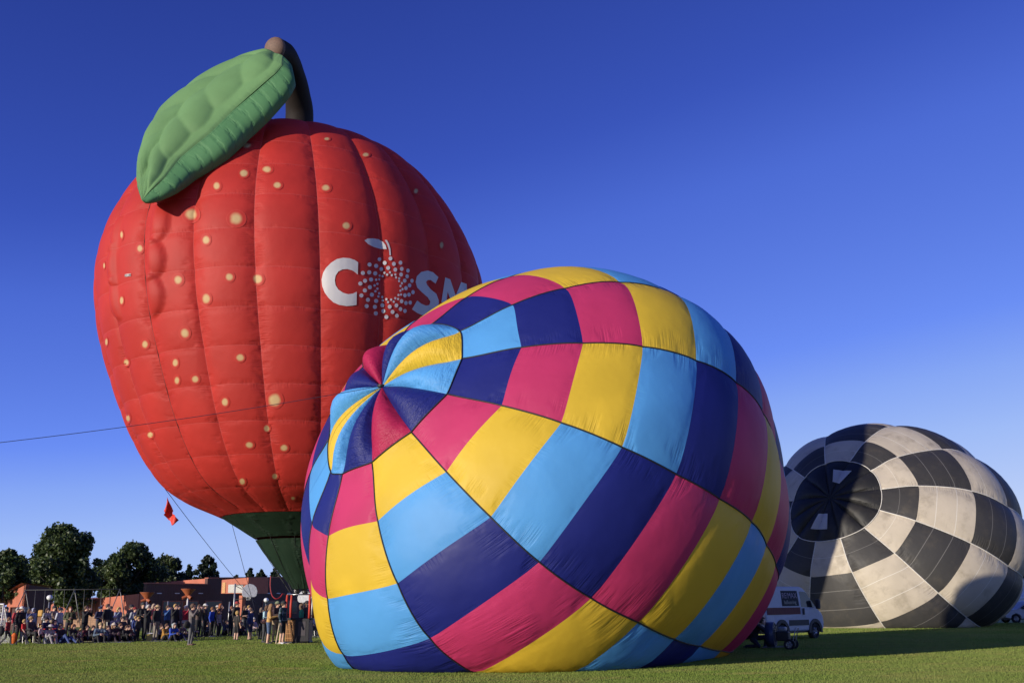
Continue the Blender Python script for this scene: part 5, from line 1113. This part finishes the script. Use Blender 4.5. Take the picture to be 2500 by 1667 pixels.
person(650, 48.4, 'reach', (.42, .62, .66), CHA, 'woman in a pale aqua shirt leaning behind the ochre jacket', 70, 1.70, hair='long', hcol=BRN, group='balloon crew at the basket')
person(659, 46.6, 'reach', (.48, .29, .10), DNM, 'person in an ochre jacket and denim shorts at the basket', 95, 1.76, hair='long', hcol=(.28, .16, .08), shorts=True, group='balloon crew at the basket')
person(675, 48.6, 'reach', (.05, .03, .03), KHA, 'person in an olive cap behind the left red upright', 60, 1.88, cap='beanie', capcol=(.17, .21, .13), group='balloon crew at the basket')
person(692, 46.3, 'stand', P_GREEN, BLK, 'man in a green plaid shirt, black shorts and dark beanie at the basket', 75, 1.88, cap='beanie', capcol=(.02, .025, .03), shorts=True, shoes=(.6, .6, .6), group='balloon crew at the basket')
person(0, 0, 'stand', (.03, .28, .17), BLK, 'pilot in a bright green hoodie standing in the basket', 100, 1.70, hair='long', hcol=(.13, .08, .05), group='balloon crew at the basket', pos=Vector((AX + .10, AY - .14, .07)))
person(0, 0, 'stand', (.05, .05, .06), BLK, 'bearded man in a dark cap standing in the basket behind the green hoodie', 60, 1.80, cap='cap', group='balloon crew at the basket', pos=Vector((AX + .26, AY + .20, .07)))
person(757, 57, 'chair', (.10, .13, .11), CHA, 'blond person on a chair right of the basket', 60, 1.80, hair='long', hcol=(.5, .45, .38))
person(764, 58.5, 'chair', (.36, .05, .07), NAV, 'person in red sitting right of the basket', 60, 1.6, hcol=BRN)
person(773, 57.5, 'chair', (.55, .55, .55), BLK, 'person in white sitting nearest the edge of the patchwork balloon', 60, 1.66, hcol=BRN)
person(748, 60.5, 'stand', CHA, BLK, 'person in charcoal standing just behind the right side of the basket', 60, 1.62, hcol=BRN)
person(1840, 37.6, 'kneel', (.022, .02, .024), (.02, .025, .05), 'crew member kneeling beside the inflation fan in the shade', 70, 1.78, group='balloon crew at the fan')
for px, Y, top, lab in ((216, 53, (.10, .02, .025), 'person in dark maroon sitting at the feet of the binocular man'), (230, 52.5, (.05, .05, .06), 'person in black sitting left of the tan-capped sitter'), (318, 52.4, (.12, .05, .04), 'person in brown sitting at the feet of the grey-shirted man'), (312, 51.8, BLK, 'person in black sitting in front of the brown-clothed sitter'), (396, 53.6, (.28, .27, .26), 'child in light grey sitting on the yellow cooler side'), (474, 57.5, (.20, .19, .20), 'person in grey sitting behind the nearest photographer'), (508, 60, (.14, .14, .15), 'person in grey sitting left of the royal blue boy'), (590, 60.5, (.10, .03, .03), 'person in dark red sitting behind the boy in black'), (101, 51.0, (.28, .16, .14), 'person in faded rust sitting left of the toddler'), (70, 51.8, (.10, .10, .11), 'person in charcoal sitting behind the boy in red'), (150, 50.6, (.20, .03, .04), 'child in dark red sitting in front of the second camp chair'), (266, 52.2, (.08, .10, .12), 'person in slate sitting left of the plum blanket')):
    person(px, Y, 'sit', top, BLK, lab, 55, 1.5, hcol=BRN, group='people sitting on the grass')
# ------------------------------------------------------------------ things people brought
def chair(px, Y, col, label):
    o = empty('camp_chair', on_ground(px, Y), R(60)); tag(o, label, 'chair'); mt = plain(col, .8)
    MB().add([(-.26, -.18, .46), (.26, -.18, .46), (.26, .26, .40), (-.26, .26, .40)], [(0, 1, 2, 3)]).build('seat', mt, o); MB().add([(-.28, .27, .38), (.28, .27, .38), (.28, .40, .92), (-.28, .40, .92)], [(0, 1, 2, 3)]).build('backrest', mt, o)
    for s in (-1, 1):
        MB().tube([(.28 * s, -.24, 0), (.28 * s, .30, .40)], .012, 6).build('leg', M_GALV, o); MB().tube([(.28 * s, .32, 0), (.28 * s, -.20, .45)], .012, 6).build('leg', M_GALV, o)
        MB().tube([(.28 * s, .30, .0), (.28 * s, .41, .94)], .012, 6).build('back_post', M_GALV, o); MB().tube([(.30 * s, -.22, .66), (.30 * s, .34, .66)], .03, 6).build('armrest', mt, o)
for px, Y, col, lab in ((123, 52.0, (.35, .02, .03), 'red camp chair under the adult in navy'), (143, 52.3, (.42, .03, .04), 'red camp chair under the child in sunglasses'), (87, 50.5, (.02, .02, .022), 'dark camp chair under the man in a brown cap'), (288, 55, (.05, .06, .09), 'dark blue camp chair behind the plum blanket'), (306, 54.2, (.03, .03, .03), 'black low chair left of the man in grey'), (757, 57, (.04, .04, .05), 'dark camp chair under the blond person right of the basket'), (764, 58.5, (.03, .04, .08), 'navy camp chair under the person in red'), (773, 57.5, (.05, .05, .05), 'grey camp chair beside the patchwork balloon'), (626, 58.5, (.05, .05, .06), 'low dark chair under the child in pink')): chair(px, Y, col, lab)
def blanket(px, Y, w_, d_, col, label, rz=20):
    n = 9; P = np.array([[(-w_ / 2 + w_ * i / n, -d_ / 2 + d_ * j / n, .02 + .025 * random.random()) for j in range(n + 1)] for i in range(n + 1)])
    o = grid('picnic_blanket', P, plain(col, .9, 0, .3), None); o.location = on_ground(px, Y); o.rotation_euler = (0, 0, R(rz)); tag(o, label, 'blanket')
blanket(165, 49.8, 2.2, 1.5, (.03, .04, .08), 'dark blue blanket under the lounging person in jeans'); blanket(282, 50.6, 1.9, 1.3, (.30, .27, .36), 'pale lilac blanket in front of the plum-wrapped woman', 10)
blanket(432, 51.4, 2.4, 1.5, (.03, .035, .07), 'navy blanket under the woman in bright blue'); blanket(384, 51.6, 1.3, .9, (.5, .5, .48), 'small white blanket at the feet of the tan-capped man'); blanket(760, 56, 2.4, 1.4, (.55, .55, .55), 'white blanket right of the basket'); blanket(508, 59.2, 2.0, 1.2, (.45, .45, .46), 'pale blanket behind the royal blue boy')
def bag(name, px, Y, z, sc, col, label, cat='bag', rz=0):
    o = empty(name, on_ground(px, Y) + Vector((0, 0, z)), rz); tag(o, label, cat); b = MB().ball((0, 0, sc[2]), 1.0, 14, sc).build('body', plain(col, .8, 0, .3), o, True)
    MB().tube([(-sc[0] * .6, 0, sc[2] * 1.7), (0, 0, sc[2] * 2.6), (sc[0] * .6, 0, sc[2] * 1.7)], .014, 6).build('handle', M_DARK, o, True); return o
bag('orange_bag', 43, 49.8, 0, (.15, .12, .27), (.60, .12, .015), 'bright orange bag standing behind the boy in maroon')
q = on_ground(468, 45.6); sbag = bag('shoulder_bag', 462.5, 45.45, .74, (.26, .12, .16), (.02, .02, .022), 'black shoulder bag at the hip of the nearest photographer', 'bag', R(60))
bag('handbag', 645, 47.9, .86, (.14, .10, .12), (.42, .20, .14), 'tan handbag hanging beside the ochre jacket')
bag('backpack', 9, 47.9, .42, (.17, .13, .24), (.02, .02, .025), 'black backpack low beside the boy in maroon')
cl = empty('cooler', on_ground(378, 52.9), R(15)); tag(cl, 'yellow cooler with a white lid among the sitters', 'cooler'); bevel(MB().box(-.28, .28, -.18, .18, 0, .34).build('body', plain((.45, .36, .08), .5), cl), .03); bevel(MB().box(-.29, .29, -.19, .19, .345, .41).build('lid', plain((.7, .7, .68), .5), cl), .03)
bx_ = empty('crate_of_bottles', on_ground(222, 52), R(10)); tag(bx_, 'low pale crate on the ground near the binocular man', 'crate')
for i in range(4): MB().box(-.3, .3, -.2 + .13 * i, -.1 + .13 * i, .02, .05).build('slat', plain((.45, .42, .26), .7), bx_)
for x in (-.3, .28):
    for z in (.06, .14): MB().box(x, x + .02, -.2, .29, z, z + .06).build('slat', plain((.45, .42, .26), .7), bx_)
# wooden step leaning at the basket
st = empty('basket_step', on_ground(678, 46.2), R(8)); tag(st, 'pale wooden step frame leaning against the basket', 'step'); MB().tube([(0, 0, .03), (.12, .25, 1.05)], .028, 6).build('rail', plain((.55, .45, .30), .7), st); MB().tube([(.05, -.1, .03), (.60, -.1, .03)], .028, 6).build('foot', plain((.55, .45, .30), .7), st)
